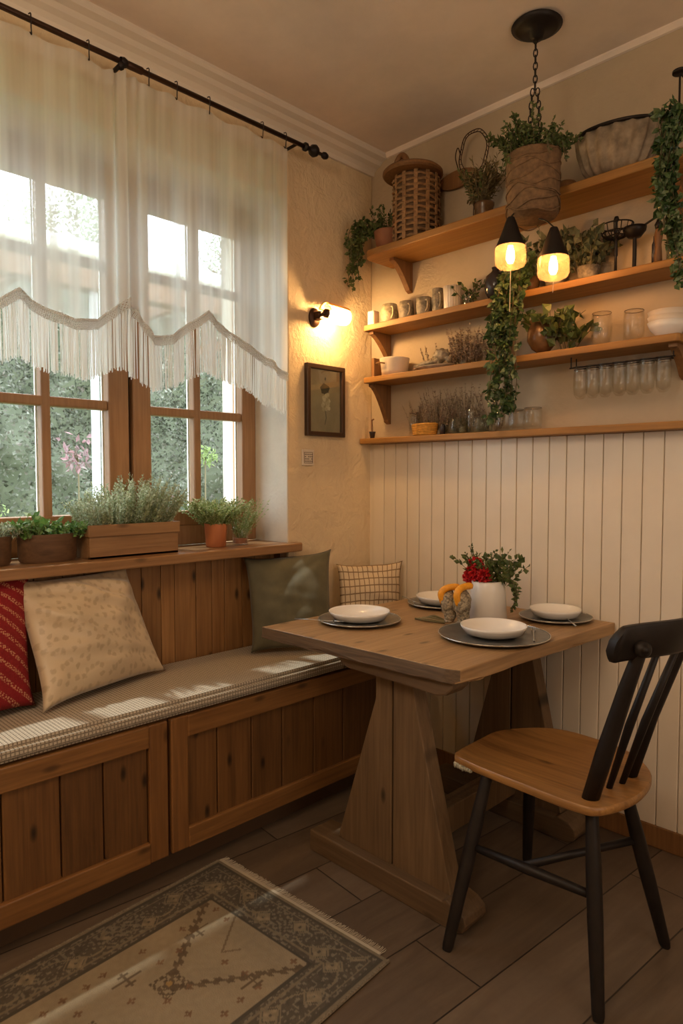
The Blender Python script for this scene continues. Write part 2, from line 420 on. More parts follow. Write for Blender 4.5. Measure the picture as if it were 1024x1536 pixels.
# ================================================================= SETTING
# floor of wood-look planks running towards the shelf wall
m = NT('plank_floor'); co = m.coord('Object', rot=(0, 0, math.radians(-85)))
br = m.n('ShaderNodeTexBrick', {'Vector': co, 'Color1': (.25, .25, .25, 1), 'Color2': (.75, .75, .75, 1), 'Mortar': (0, 0, 0, 1), 'Scale': 1.0, 'Mortar Size': .0022, 'Mortar Smooth': .1, 'Bias': 0.0, 'Brick Width': 1.15, 'Row Height': .215}, offset=.37)
tone = m.n('ShaderNodeSeparateColor', {0: br.outputs['Color']}).outputs[0]
nz = m.n('ShaderNodeTexNoise', {'Vector': m.n('ShaderNodeMapping', {0: co, 3: (1.6, 15, 1)}).outputs[0], 'Scale': 1.5, 'Detail': 8, 'Roughness': .65, 'Distortion': .8, }).outputs[0]
st = m.n('ShaderNodeTexNoise', {'Vector': co, 'Scale': 3.2, 'Detail': 6, 'Roughness': .7}).outputs[0]
c = m.ramp(nz, [(.3, (.080, .052, .032)), (.52, (.145, .100, .064)), (.75, (.215, .158, .108))])
c = m.mix(m.ramp(st, [(.42, (0, 0, 0)), (.65, (.75, .75, .75))]), c, (.095, .065, .045))
c = m.mix(.5, c, m.ramp(tone, [(.2, (.080, .053, .033)), (.8, (.215, .155, .103))]))
c = m.mix(br.outputs['Fac'], c, (.03, .02, .013))
MAT['floor'] = m.done(m.bsdf(c, m.ramp(st, [(.3, (.38,)*3), (.7, (.58,)*3)]), m.bump(m.math('SUBTRACT', m.math('MULTIPLY', nz, .3), br.outputs['Fac']), .35, .004)))
XR, YF = 3.5, -4.3
bm = bmesh.new(); box(bm, -.05, XR+.1, YF-.1, .1, -.08, 0); struct('floor', bm, 'floor')
bm = bmesh.new(); box(bm, -.45, XR+.1, YF-.1, .12, H, H+.1); struct('ceiling', bm, 'ceiling')
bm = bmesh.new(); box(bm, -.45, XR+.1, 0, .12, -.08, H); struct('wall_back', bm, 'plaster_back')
bm = bmesh.new(); box(bm, XR, XR+.12, YF, 0, 0, H); struct('wall_right', bm, 'plaster')
bm = bmesh.new(); box(bm, -.45, XR, YF-.12, YF, 0, H); struct('wall_front', bm, 'plaster')
# left wall with the window opening (y -2.6..-0.50, z .955..2.335) and a shallow bench niche below it
WY0, WY1, WZ0, WZ1 = -2.62, -.50, .92, 2.335
bm = bmesh.new()
box(bm, -.45, 0, -.50, 0, 0, H)                 # pier beside the shelf corner
box(bm, -.45, 0, YF, WY0, 0, H)
box(bm, -.45, 0, WY0, WY1, WZ1, H)              # lintel
box(bm, -.45, -.075, WY0, WY1, 0, WZ0)          # apron, set back
struct('wall_left', bm, 'plaster', bevel=.006)
# white render lining of the opening
bm = bmesh.new()
box(bm, -.447, -.001, WY1-.006, WY1, WZ0+.035, WZ1-.006)
box(bm, -.447, -.001, WY0, WY0+.006, WZ0+.035, WZ1-.006)
box(bm, -.447, -.001, WY0, WY1, WZ1-.006, WZ1)
struct('trim_3', bm, 'reveal')
# cornice along the window wall
bm = bmesh.new()
prof = [(0, 2.565), (.012, 2.565), (.016, 2.58), (.03, 2.592), (.05, 2.60), (.062, 2.612), (.085, 2.620), (.092, 2.63), (.092, H), (0, H)]
prism(bm, prof, lambda u, v, w: (u, w, v), YF, -.001); struct('trim_2', bm, 'cornice')
bm = bmesh.new(); prism(bm, [(-.001, H-.022), (-.010, H-.020), (-.016, H-.006), (-.016, H), (-.001, H)], lambda u, v, w: (w, u, v), .093, XR); struct('trim_4', bm, 'ceiling')
# baseboard and tongue-and-groove panelling on the shelf wall
bm = bmesh.new(); box(bm, 0, XR, -.022, 0, 0, .075, .004); struct('baseboard_back', bm, 'bracket')
bm = bmesh.new()
box(bm, 0.0, XR, -.010, 0, .072, 1.37)
x = 0.026
while x < XR-.07:
    box(bm, x+.0015, x+.0651, -.018, -.009, .074, 1.37, .0022); x += .0666
struct('trim_1', bm, 'bead')

# ---------------------------------------------------------------- window
win = bpy.data.objects.new('window_1', None); COL.objects.link(win); win.location = (-.2, -1.5, .955); win['kind'] = 'structure'
XF = -.20
def wbox(name, y0, y1, z0, z1, x0=XF-.06, x1=XF, mat='frame', parent=None, bev=.004):
    b = bmesh.new(); box(b, x0, x1, y0, y1, z0, z1, bev); return obj(name, b, mat, parent or win)
b = bmesh.new()
for a in ((-.62, -.506), ): pass
ZT = 2.325
box(b, XF-.08, XF-.005, -.574, -.507, .957, ZT, .004)              # right jamb
box(b, XF-.08, XF-.005, -2.61, -2.53, .957, ZT, .004)
box(b, XF-.08, XF-.005, -2.53, -.574, .957, 1.035, .004)          # bottom
box(b, XF-.08, XF-.005, -2.53, -.574, 2.27, ZT, .004)
obj('frame', b, 'frame', win)
def sash(y0, y1, ym, sl, sr, zrail):
    """outer y range, muntin centre, stile widths"""
    b = bmesh.new(); z0, z1 = 1.035, 2.27
    box(b, XF-.05, XF, y0, y0+sl, z0, z1, .005); box(b, XF-.05, XF, y1-sr, y1, z0, z1, .005)
    box(b, XF-.05, XF-.001, y0+sl, y1-sr, z0, z0+.056, .005); box(b, XF-.05, XF-.001, y0+sl, y1-sr, z1-.062, z1, .005)
    o = obj('sash', b, 'frame', win)
    b = bmesh.new(); box(b, XF-.044, XF-.004, ym-.016, ym+.016, z0+.05, z1-.06, .006)
    box(b, XF-.043, XF-.005, y0+sl, y1-sr, zrail-.017, zrail+.017, .006); box(b, XF-.043, XF-.005, y0+sl, y1-sr, 1.955, 1.985, .006)
    obj('glazing_bar', b, 'frame', o)
    # slim pale sealing strips around the panes
    b = bmesh.new()
    for (ya, yb) in ((y0+sl, ym-.016), (ym+.016, y1-sr)):
        box(b, XF-.05, XF-.042, ya, ya+.003, z0+.05, z1-.06); box(b, XF-.05, XF-.042, yb-.005, yb, z0+.05, z1-.06)
    obj('glazing_seal', b, 'outer', o)
    b = bmesh.new(); box(b, XF-.034, XF-.031, y0+sl-.005, y1-sr+.005, z0+.045, z1-.055)
    obj('pane', b, 'pane', o)
sash(-1.072, -.574, -.795, .073, .006, 1.472)
sash(-1.62, -1.088, -1.384, .02, .078, 1.478)
sash(-2.52, -1.63, -2.05, .07, .02, 1.478)
b = bmesh.new(); box(b, XF-.07, XF-.03, -1.092, -1.068, 1.03, 2.27); obj('meeting_gap', b, 'black', win)
b = bmesh.new(); box(b, XF-.07, XF-.01, -1.634, -1.616, 1.03, 2.27); obj('mullion', b, 'frame', win)
b = bmesh.new()
prism(b, [(-.215, -2.6), (-.215, -.503), (-.004, -.503), (-.004, -.455), (.03, -.452), (.052, -.47), (.055, -.55), (.055, -2.6)], lambda u, v, w: (u, v, w), .922, .956)
obj('window_sill', b, 'sill', win, bevel=.005)

# ---------------------------------------------------------------- garden outside
def scatter(bm, n_, fn, ll, lw):
    for _ in range(n_):
        p_, d = fn(); s_ = U_(.6, 1.5); leaf(bm, p_, d, ll*s_, lw*s_)
from mathutils import noise as NZ
bm = bmesh.new(); box(bm, -14, -.46, -8, 12, -.5, -.3)
tag(obj('garden_lawn', bm, plain('lawn', (.10, .16, .05), .9, noise=.4, nscale=9)), None, None, kind='structure')['kind'] = 'structure'
bm = bmesh.new(); g = bmesh.new()
bmesh.ops.create_grid(g, x_segments=90, y_segments=40, size=.5)
for v in g.verts:
    y, z = v.co.x*13+2, (v.co.y+.5)*3.9-.4
    v.co = V((-5.4+.75*NZ.noise(V((y*.9, z*.9, 0)))+.3*NZ.noise(V((y*2.6, z*2.6, 5)))-.25*(z/3), y, z))
merge(bm, g)
def hl():
    y, z = U_(-4, 7.5), U_(-.3, 3.45)
    x = -5.4+.75*NZ.noise(V((y*.9, z*.9, 0)))+.3*NZ.noise(V((y*2.6, z*2.6, 5)))-.25*(z/3)
    return V((x+U_(0, .22), y, z)), rv(1)+V((.4, 0, .3))
scatter(bm, 52000, hl, .048, .032)
o = obj('garden_hedge', bm, 'hedge'); tag(o, 'dense grey-green garden hedge seen through the window', 'hedge', kind='stuff')
def cloud_tree(name, c, r, n_, mat, label, cat, ll=.055, trunk=True):
    t = thing(name, label, cat, (c[0], c[1], -.3))
    b = bmesh.new()
    cl = [(V(c)+V((U_(-1, 1)*r[0], U_(-1, 1)*r[1], U_(-1, 1)*r[2]))*.7, U_(.25, .5)) for _ in range(16)]
    def f():
        q, rr = rng.choice(cl); k = rv(1).normalized()*U_(.3, 1)
        return q+V((k.x*r[0], k.y*r[1], k.z*r[2]))*rr, rv(1)
    scatter(b, n_, f, ll, ll*.5); obj('crown', b, mat, t)
    if trunk:
        k_ = 1 if r[0] > 1 else .10
        b = bmesh.new(); tube(b, [(c[0], c[1], -.3), (c[0]+.1*k_, c[1], c[2]-r[2]*.5), (c[0], c[1]+.1*k_, c[2])], [.12*k_, .08*k_, .04*k_], 8)
        for _ in range(7):
            e = V(c)+V((U_(-1, 1)*r[0], U_(-1, 1)*r[1], U_(-.3, 1)*r[2]))*.75
            tube(b, [V(c)-V((0, 0, r[2]*.4)), (V(c)+e)/2+rv(.1*k_), e], [.04*k_, .025*k_, .01*k_], 5)
        obj('trunk', b, 'stem', t)
cloud_tree('garden_tree', (-7.5, -1.0, 4.3), (1.2, 1.3, 1.4), 7000, 'tree', 'leafy tree behind the upper left of the window', 'tree')
cloud_tree('garden_tree', (-7.3, 1.9, 4.2), (1.2, 1.2, 1.2), 5500, 'tree', 'airy tree behind the middle of the upper window', 'tree')
cloud_tree('garden_tree', (-7.6, 5.0, 4.6), (1.4, 1.2, 1.5), 5500, 'tree', 'tree behind the upper right panes of the window', 'tree')
cloud_tree('garden_shrub', (-4.1, 1.80, 1.45), (.16, .11, .12), 130, 'lime', 'bright lime-green shrub outside the right-hand window panes', 'shrub', .05)
cloud_tree('garden_shrub', (-4.1, -.52, .72), (.28, .28, .35), 420, 'lime', 'yellow-green shrub low outside the left-hand window panes', 'shrub', .05)
cloud_tree('flowering_shrub', (-4.3, .50, 1.45), (.22, .18, .2), 90, 'pink', 'shrub with faint pink blossom outside the left panes', 'shrub', .07)
cloud_tree('flowering_shrub', (-4.2, 1.25, .8), (.5, .5, .35), 260, 'pink', 'dusky pink shrub low outside the right sash', 'shrub', .07)
# porch of the house: timber beam, gutter, white posts
po = thing('garden_porch', 'timber porch beam with white gutter and posts outside the window', 'porch', (-2, .5, -.3))
bm = bmesh.new(); box(bm, -2.1, -1.96, -2.5, 3.2, 2.38, 2.56, .01); obj('beam', bm, 'trough', po)
bm = bmesh.new(); box(bm, -2.16, -1.90, -2.5, 3.2, 2.565, 2.65, .02); obj('gutter', bm, 'outer', po)
for y in (-.372, 3.0, -2.4):
    bm = bmesh.new(); box(bm, -2.04, -2.0, y-.022, y+.022, -.3, 2.38, .006); obj('post', bm, plain('weathered_grey_paint', (.42, .44, .46), .8), po)
for i in range(5):
    y = -1.9+i*1.1
    bm = bmesh.new(); box(bm, -3.6, -2.1, y, y+.06, 2.42, 2.50); obj('rafter', bm, 'trough', po)

# ================================================================= BENCH
bench = thing('storage_bench', 'long brown plank storage bench built in under the window', 'bench', (.15, -1.2, 0))
XB = .34; BY0, BY1 = -2.9, -.001
bm = bmesh.new()
box(bm, .0, XB-.022, BY0, BY1, .09, .505); box(bm, -.07, .0, BY0, -.503, .09, .505)
obj('carcass', bm, 'bench', bench)
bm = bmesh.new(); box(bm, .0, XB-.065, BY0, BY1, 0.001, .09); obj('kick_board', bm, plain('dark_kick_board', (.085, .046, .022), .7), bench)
def door(y0, y1, planks, stileL, stileR, right_open=False):
    b = bmesh.new(); yy = [y0+stileL]+planks+[y1-stileR]
    for a, c_ in zip(yy, yy[1:]): box(b, XB-.022, XB-.006, a+.002, c_-.002, .10, .492, .003)
    d = obj('door', b, 'bench', bench)
    b = bmesh.new(); box(b, XB-.02, XB+.006, y0+stileL*.95, y1-stileR*.98, .434, .500, .004)
    obj('top_rail', b, 'rail', d)
    b = bmesh.new(); box(b, XB-.02, XB+.006, y0+stileL*.95, y1-stileR*.98, .088, .152, .004)
    obj('bottom_rail', b, 'rail', d)
    for (a, c_) in ((y0, y0+stileL-.001), (y1-stileR+.001, y1)):
        b = bmesh.new(); box(b, XB-.02, XB+.003, a, c_, .088, .5, .004); obj('stile', b, 'rail_v', d)
door(-1.251, -.10, [-1.082, -.947, -.815, -.668, -.518, -.335, -.22], .06, .06)
door(-1.98, -1.262, [-1.725, -1.578, -1.459], .07, .062)
door(-2.85, -1.99, [-2.6, -2.4, -2.2], .07, .06)
# knotty board back below the sill
bm = bmesh.new(); y = -.503; k = 0
wd = [.055, .075, .062, .085, .058, .07, .09]
while y > -2.6:
    w_ = wd[k % 7]; k += 1
    box(bm, -.074, -.052, y-w_+.001, y-.001, .50, .921, .002); y -= w_
obj('back_panel', bm, 'panelw', bench)
bm = bmesh.new(); box(bm, -.074, -.010, -.535, -.502, .50, .921, .003); obj('end_post', bm, 'bench', bench)

# houndstooth cushion
m = NT('houndstooth_weave'); co = m.coord()
def stripe(axis, freq, lo, hi):
    sp = m.n('ShaderNodeSeparateXYZ', {0: co}).outputs[axis]
    f_ = m.math('FRACT', m.math('MULTIPLY', sp, freq)); return m.ramp(f_, [(lo, (0,)*3), (lo+.08, (1,)*3), (hi, (1,)*3), (min(.999, hi+.08), (0,)*3)])
nzc = m.n('ShaderNodeTexNoise', {'Vector': co, 'Scale': 300, 'Detail': 1}).outputs[0]
sy_, sx_, sz_ = stripe(1, 95, .30, .62), stripe(0, 95, .30, .62), stripe(2, 95, .30, .62)
nor = m.n('ShaderNodeSeparateXYZ', {0: m.n('ShaderNodeNewGeometry').outputs['Normal']})
topf = m.ramp(nor.outputs[2], [(.6, (0,)*3), (.8, (1,)*3)])
other = m.mix(topf, sz_, sx_)
pat = m.math('MAXIMUM', m.math('MULTIPLY', sy_, .85), m.math('MULTIPLY', other, .85))
c = m.mix(pat, (.62, .54, .42), (.12, .09, .065)); c = m.mix(.25, c, m.ramp(nzc, [(.3, (.1, .08, .06)), (.7, (.6, .52, .4))]))
MAT['hound'] = m.done(m.bsdf(c, .9, m.bump(pat, -.4, .002)))
g = bmesh.new(); bm = bmesh.new()
box(bm, -.048, XB+.008, -2.85, -.505, .507, .553); 
bmesh.ops.bevel(bm, geom=bm.edges[:], offset=.013, segments=4, affect='EDGES')
b = bmesh.new(); box(b, .004, XB+.008, -.52, -.022, .507, .553); bmesh.ops.bevel(b, geom=b.edges[:], offset=.013, segments=4, affect='EDGES'); merge(bm, b)
tag(obj('bench_cushion', bm, 'hound', smooth=True, auto=.9), 'long thin seat cushion in brown and cream houndstooth on the bench', 'cushion')

# ---------------------------------------------------------------- pillows
def pillow(name, BL, BR, TR, TL, th, mat, label, back=.45, seed=0, n_=30, wr=.010, folds=()):
    BL, BR, TR, TL = map(V, (BL, BR, TR, TL))
    nrm = (BR-BL).cross(TL-BL).normalized()
    c0 = (BL+BR+TR+TL)/4
    bm = bmesh.new(); uvl = bm.loops.layers.uv.new('UVMap'); grids = []
    for side in (1, -1):
        g_ = []
        for j in range(n_+1):
            row = []
            for i in range(n_+1):
                u, v = i/n_, j/n_; a, b = 2*u-1, 2*v-1
                # edges bow inwards between corners
                a2 = a*(1-.085*(1-b**4)); b2 = b*(1-.085*(1-a**4))
                uu, vv = (a2+1)/2, (b2+1)/2
                p_ = BL*(1-uu)*(1-vv)+BR*uu*(1-vv)+TR*uu*vv+TL*(1-uu)*vv
                t = max(0, (1-a**4))**.55*max(0, (1-b**4))**.55
                t *= (.55+.45*(1-a*a)*(1-b*b))
                wrk = wr*(NZ.noise(V((a*2.2+seed, b*2.2, seed)))+.6*NZ.noise(V((a*1.2+b*6+seed, b*1.5, 3))))*min(1, 3*(1-abs(a)))*min(1, 3*(1-abs(b)))
                for (fa, fb, fw, fh, ang) in folds:
                    q = (a-fa)*math.cos(ang)+(b-fb)*math.sin(ang); w2 = -(a-fa)*math.sin(ang)+(b-fb)*math.cos(ang)
                    wrk += fh*math.exp(-(w2/fw)**2)*math.exp(-(q/.7)**2)*min(1, 4*(1-abs(a)))*min(1, 4*(1-abs(b)))
                k = side*(th*t*(1 if side > 0 else back)) + (wrk if side > 0 else 0)
                row.append((p_+nrm*k, u, v, abs(a) > .999 or abs(b) > .999))
            g_.append(row)
        grids.append(g_)
    first = {}
    for s_, g_ in zip((1, -1), grids):
        vs = [[None]*(n_+1) for _ in range(n_+1)]
        for j in range(n_+1):
            for i in range(n_+1):
                q = g_[j][i]
                if q[3]:
                    if (i, j) not in first: first[(i, j)] = bm.verts.new(q[0])
                    vs[j][i] = first[(i, j)]
                else: vs[j][i] = bm.verts.new(q[0])
        for j in range(n_):
            for i in range(n_):
                L = [(i, j), (i+1, j), (i+1, j+1), (i, j+1)]
                if s_ < 0: L = L[::-1]
                f = bm.faces.new([vs[b][a] for a, b in L])
                for lp, (a, b) in zip(f.loops, L): lp[uvl].uv = (a/n_, b/n_)
    for f in bm.faces: f.smooth = True
    t = obj(name, bm, mat)
    e = bmesh.new(); ring = [first[k] for k in []]
    return tag(t, label, 'cushion')
def uvmat(name): 
    m = NT(name); return m, m.n('ShaderNodeTexCoord').outputs['UV']
# cream with tan dabs
m, uv = uvmat('cream_dabbed_cotton')
vo = m.n('ShaderNodeTexVoronoi', {'Vector': m.n('ShaderNodeMapping', {0: uv, 3: (17, 13, 1), 2: (0, 0, .5)}).outputs[0], 'Scale': 1, 'Randomness': .85}, voronoi_dimensions='2D').outputs['Distance']
nz = m.n('ShaderNodeTexNoise', {'Vector': uv, 'Scale': 26, 'Detail': 3}).outputs[0]
f_ = m.ramp(m.math('ADD', vo, m.math('MULTIPLY', nz, .9)), [(.60, (1,)*3), (.80, (0,)*3)])
c = m.mix(m.math('MULTIPLY', f_, .55), (.60, .48, .32), (.37, .27, .16))
MAT['cream_pillow'] = m.done(m.bsdf(c, .42, m.bump(nz, .15, .003), Sheen_Weight=.4))
# red knitted stripes
m, uv = uvmat('red_patterned_knit')
mp = m.n('ShaderNodeMapping', {0: uv, 2: (0, 0, math.radians(38)), 3: (1, 1, 1)}).outputs[0]
sv = m.n('ShaderNodeSeparateXYZ', {0: mp}); fr = m.math('FRACT', m.math('MULTIPLY', sv.outputs[1], 12))
band = m.ramp(fr, [(.30, (0,)*3), (.36, (1,)*3), (.64, (1,)*3), (.70, (0,)*3)])
kn = m.n('ShaderNodeTexVoronoi', {'Vector': uv, 'Scale': 60, 'Randomness': .6}, voronoi_dimensions='2D').outputs['Distance']
dots = m.ramp(kn, [(.33, (1,)*3), (.45, (0,)*3)])
c = m.mix(m.math('MULTIPLY', m.math('MULTIPLY', band, dots), .8), (.26, .008, .012), (.62, .30, .17))
MAT['red_pillow'] = m.done(m.bsdf(c, .85, m.bump(kn, .4, .003)))
m, uv = uvmat('green_velvet')
nz = m.n('ShaderNodeTexNoise', {'Vector': uv, 'Scale': 5, 'Detail': 5}).outputs[0]
MAT['green_pillow'] = m.done(m.bsdf(m.ramp(nz, [(.3, (.080, .074, .042)), (.7, (.125, .115, .068))]), .75, m.bump(nz, .1, .01), Sheen_Weight=.1))
m, uv = uvmat('cream_brown_check')
sv = m.n('ShaderNodeSeparateXYZ', {0: m.n('ShaderNodeVectorMath', {0: uv, 1: m.n('ShaderNodeVectorMath', {0: m.n('ShaderNodeTexNoise', {'Vector': uv, 'Scale': 4}).outputs[1], 1: (.03, .03, .03)}, operation='MULTIPLY').outputs[0]}, operation='ADD').outputs[0]})
def ln_(o_, n2): return m.ramp(m.math('FRACT', m.math('MULTIPLY', o_, n2)), [(.0, (1,)*3), (.12, (1,)*3), (.20, (0,)*3), (.9, (0,)*3)])
pt = m.math('MAXIMUM', ln_(sv.outputs[0], 13), ln_(sv.outputs[1], 9))
MAT['plaid_pillow'] = m.done(m.bsdf(m.mix(m.math('MULTIPLY', pt, .85), (.66, .53, .36), (.16, .085, .04)), .85))

pillow('throw_pillow', (.19, -1.565, .560), (.055, -1.10, .560), (-.035, -1.195, .925), (-.02, -1.58, .915), .075, 'cream_pillow', 'large cream cushion with tan dabs leaning left on the bench', .25, 3, 44, .021, [(.1, .55, .10, .022, -.55), (-.5, .1, .09, .016, -.75), (.35, .75, .08, .018, -.3)])
pillow('throw_pillow', (.245, -2.02, .565), (.115, -1.555, .562), (-.035, -1.505, .945), (.0, -1.96, .93), .07, 'red_pillow', 'red knitted cushion with pale stripes at the left frame edge', .3, 9, 36, .008)
pillow('throw_pillow', (.08, -.755, .560), (.27, -.50, .560), (.09, -.345, .925), (-.02, -.715, .912), .060, 'green_pillow', 'dark olive green cushion between bench back and table', .35, 5, 36, .007, [(.2, .6, .12, -.014, .5)])
pillow('throw_pillow', (.12, -.33, .560), (.275, -.105, .560), (.225, -.045, .862), (.035, -.262, .85), .055, 'plaid_pillow', 'cream cushion with brown check lines in the corner behind the table', .4, 12, 30, .010, [(0, .7, .15, -.012, .2)])

# ================================================================= TABLE
table = thing('trestle_table', 'rustic brown wooden trestle table set for four', 'table', (.75, -.47, 0))
bm = bmesh.new()
TT = [(.355, -.918), (.62, -.905), (.90, -.893), (1.075, -.885), (1.112, -.872), (1.118, -.60), (1.135, -.30), (1.150, -.030), (.362, -.030)]
prism(bm, TT, lambda u, v, w: (u, v, w), .690, .730)
bmesh.ops.subdivide_edges(bm, edges=bm.edges[:], cuts=6)
for v in bm.verts:
    if v.co.z < .7: 
        v.co += V((NZ.noise(v.co*14), NZ.noise(v.co*14+V((5, 0, 0))), .5*NZ.noise(v.co*9)))*.006
        if v.co.x > 1.0 and v.co.y < -.8: v.co.x -= .015
bm.normal_update()
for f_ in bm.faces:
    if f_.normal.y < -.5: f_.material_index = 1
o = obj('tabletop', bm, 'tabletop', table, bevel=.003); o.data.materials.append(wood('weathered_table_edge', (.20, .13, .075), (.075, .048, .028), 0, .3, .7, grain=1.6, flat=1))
bm = bmesh.new()
cl = [(.67, .69), (.67, .665), (.70, .652), (.95, .648), (1.03, .643), (1.065, .652), (1.085, .672), (1.085, .69)]
prism(bm, cl, lambda u, v, w: (u, w, v), -.868, -.79); obj('cleat', bm, 'trestle_x', table, bevel=.006)
bm = bmesh.new(); prism(bm, [(u-.02, v) for u, v in cl], lambda u, v, w: (u, w, v), -.17, -.09); obj('cleat', bm, 'trestle_x', table, bevel=.006)
def trestle(y0, y1, cx, wl, wr, yf0, yf1, fx0, fx1):
    b = bmesh.new()
    # two boards with a thin gap: flaring below a short neck
    prism(b, [(cx-wl, .068), (cx-.003, .068), (cx-.003, .652), (cx-.068, .652), (cx-.066, .56)], lambda u, v, w: (u, w, v), y0, y1)
    prism(b, [(cx+.003, .068), (cx+wr, .068), (cx+.09, .56), (cx+.07, .652), (cx+.003, .652)], lambda u, v, w: (u, w, v), y0, y1)
    obj('leg', b, 'trestle', table, bevel=.003)
    b = bmesh.new()
    prism(b, [(fx0, 0), (fx1-.03, 0), (fx1-.006, .010), (fx1+.004, .03), (fx1, .052), (fx1-.022, .068), (fx1-.06, .078), (fx1-.075, .070), (fx0, .068)], lambda u, v, w: (u, w, v), yf0, yf1)
    obj('foot', b, 'trestle_x', table, bevel=.004)
trestle(-.80, -.745, .822, .228, .215, -.835, -.735, .497, 1.105)
trestle(-.165, -.11, .835, .20, .20, -.20, -.095, .50, 1.10)
bm = bmesh.new(); box(bm, .80, .86, -.745, -.165, .085, .175, .004); obj('stretcher', bm, MAT['trestle'], table)

# ---------------------------------------------------------------- place settings
def setting(c, r, rb, lab, platecat='plate'):
    x, y = c; z = .7302
    t = thing('charger_plate', 'pewter charger plate under the '+lab, 'plate', (x, y, z), 'pewter chargers on the table')
    b = bmesh.new(); lathe(b, [(0, .004), (r*.55, .004), (r*.62, .008), (r*.97, .0125), (r, .0125), (r*.98, .008), (r*.6, 0), (0, 0)], 48, (x, y, z), .008)
    obj('plate_body', b, 'pewter', t, smooth=True)
    b = bmesh.new(); tube(b, [(x+r*(1+.008*math.sin(3*q+.5))*math.cos(q), y+r*(1+.008*math.sin(3*q+.5))*math.sin(q), z+.0125) for q in (2*PI*k/48 for k in range(48))], .0018, 6, closed=True)
    obj('rim', b, 'pewter_rim', t, smooth=True)
    b = bmesh.new(); zb = z+.006
    lathe(b, [(0, .006), (rb*.55, .006), (rb*.80, .012), (rb*.95, .028), (rb, .033), (rb*1.012, .033), (rb*.99, .026), (rb*.86, .008), (rb*.6, 0), (0, 0)], 48, (x, y, zb), .004)
    tag(obj('soup_bowl', b, 'white', smooth=True), lab, 'bowl', 'white bowls on the table')
setting((.527, -.632), .140, .103, 'white bowl on the near bench side of the table')
setting((.545, -.190), .132, .098, 'white bowl at the back beside the checked cushion')
setting((.972, -.500), .168, .100, 'white bowl at the near right edge of the table')
setting((.978, -.120), .122, .086, 'white bowl at the far right corner of the table')
# folded napkin and cutlery
b = bmesh.new()
for k in range(4):
    tube(b, bezier([(.64+.006*k, -.47+.012*k, .7335), (.70, -.48+.014*k, .737+.003*k), (.755-.01*k, -.455+.012*k, .7335)], 5), .0035, 5)
tag(obj('twine_bundle', b, 'driedg'), 'small loose bundle of dried stalks lying between the plates', 'dried stalks')
def fork(x, y, ang, label, mat='steel', z=.7315):
    b = bmesh.new(); M_ = Matrix.Translation((x, y, z)) @ Matrix.Rotation(ang, 4, 'Z')
    q = bmesh.new(); tube(q, [(-.085, 0, .002), (-.03, 0, .004), (.03, 0, .003), (.05, 0, .003)], [.0035, .0022, .002, .006], 6)
    for i in (-1, 0, 1): tube(q, [(.048, i*.005, .003), (.065, i*.006, .005), (.088, i*.006, .004)], [.0016, .0014, .0008], 5)
    for v in q.verts: v.co.z = .0008+(v.co.z)*.6
    merge(b, q, M_); tag(obj('fork', b, mat, smooth=True), label, 'fork', 'forks on the table')
fork(.520-.05, -.640-.128, .5, 'fork resting on the rim of the charger nearest the bench', z=.744)
fork(.545-.10, -.190-.07, -.5, 'fork resting on the rim of the back left charger', z=.744)
fork(.965+.11, -.505+.065, 2.1, 'fork resting on the near right charger', z=.744)
fork(.985+.07, -.115-.06, 2.3, 'fork resting on the far right charger', z=.744)
# bird figurines
def bird(loc, rot, neck, label, sc_=1.0):
    t = thing('bird_figurine', label, 'figurine', loc, 'speckled bird figurines')
    M_ = Matrix.Translation(loc) @ Matrix.Rotation(rot, 4, 'Z') @ Matrix.Scale(sc_, 4)
    b = bmesh.new(); q = bmesh.new()
    for k in range(1):
        blob(q, (0, 0, .066), (.027, .029, .042), 3, .25, 1); blob(q, (.004, .002, .036), (.020, .022, .034), 3, .2, 7); blob(q, (.006, .002, .022), (.020, .022, .022), 3, .2, 4)
        tube(q, bezier([(.012, .020, .098), (.032, .028, .070), (.030, .026, .030)], 5), [.014]*3+[.013]*3+[.010]*3+[.006, .003], 8) if neck != 1 else None
    merge(b, q, M_); obj('body', b, 'feather', t, smooth=True)
    if neck:
        b = bmesh.new(); q = bmesh.new()
        tube(q, bezier([(-.016, -.012, .062), (-.022, -.014, .098), (-.004, -.006, .116), (.026, .004, .120), (.038, .008, .112)], 5), [.009, .010, .0105, .011]+[.0115]*13+[.011, .009, .006, .004], 10)
        merge(b, q, M_); obj('neck', b, 'orange', t, smooth=True)
    b = bmesh.new(); q = bmesh.new()
    lathe(q, [(0, 0), (.015, 0), (.016, .004), (.010, .012), (0, .012)], 14); merge(b, q, M_); obj('base', b, 'feather', t, smooth=True)
bird((.742, -.418, .7302), .4, 1, 'speckled bird figurine with orange neck, left of the pair on the table')
bird((.792, -.412, .7302), 1.0, 2, 'speckled bird figurine beside the white flower pot', 1.05)
# flower pot
t = thing('flower_pot', 'white ceramic pot with red flowers and greenery on the table', 'potted plant', (.812, -.285, .7302))
b = bmesh.new(); lathe(b, [(0, 0), (.062, 0), (.066, .004), (.060, .10), (.057, .132), (.054, .136), (.051, .132), (.052, .11), (0, .11)], 40, (.812, -.285, .7302)); obj('pot', b, 'white', t, smooth=True)
b = bmesh.new(); lathe(b, [(0, .114), (.0515, .112)], 24, (.812, -.285, .7302)); obj('soil', b, 'soil', t)
lb = bmesh.new()
for q, r_ in (((.768, -.305, .882), .034), ((.80, -.325, .895), .030), ((.778, -.315, .920), .022), ((.825, -.33, .888), .022), ((.748, -.300, .872), .020)):
    for _ in range(260):
        d = rv(1).normalized(); leaf(lb, V(q)+d*r_*U_(.5, .9), d+rv(.5), .013, .011)
obj('red_blooms', lb, 'redflower', t)['label'] = 'clustered red blooms'
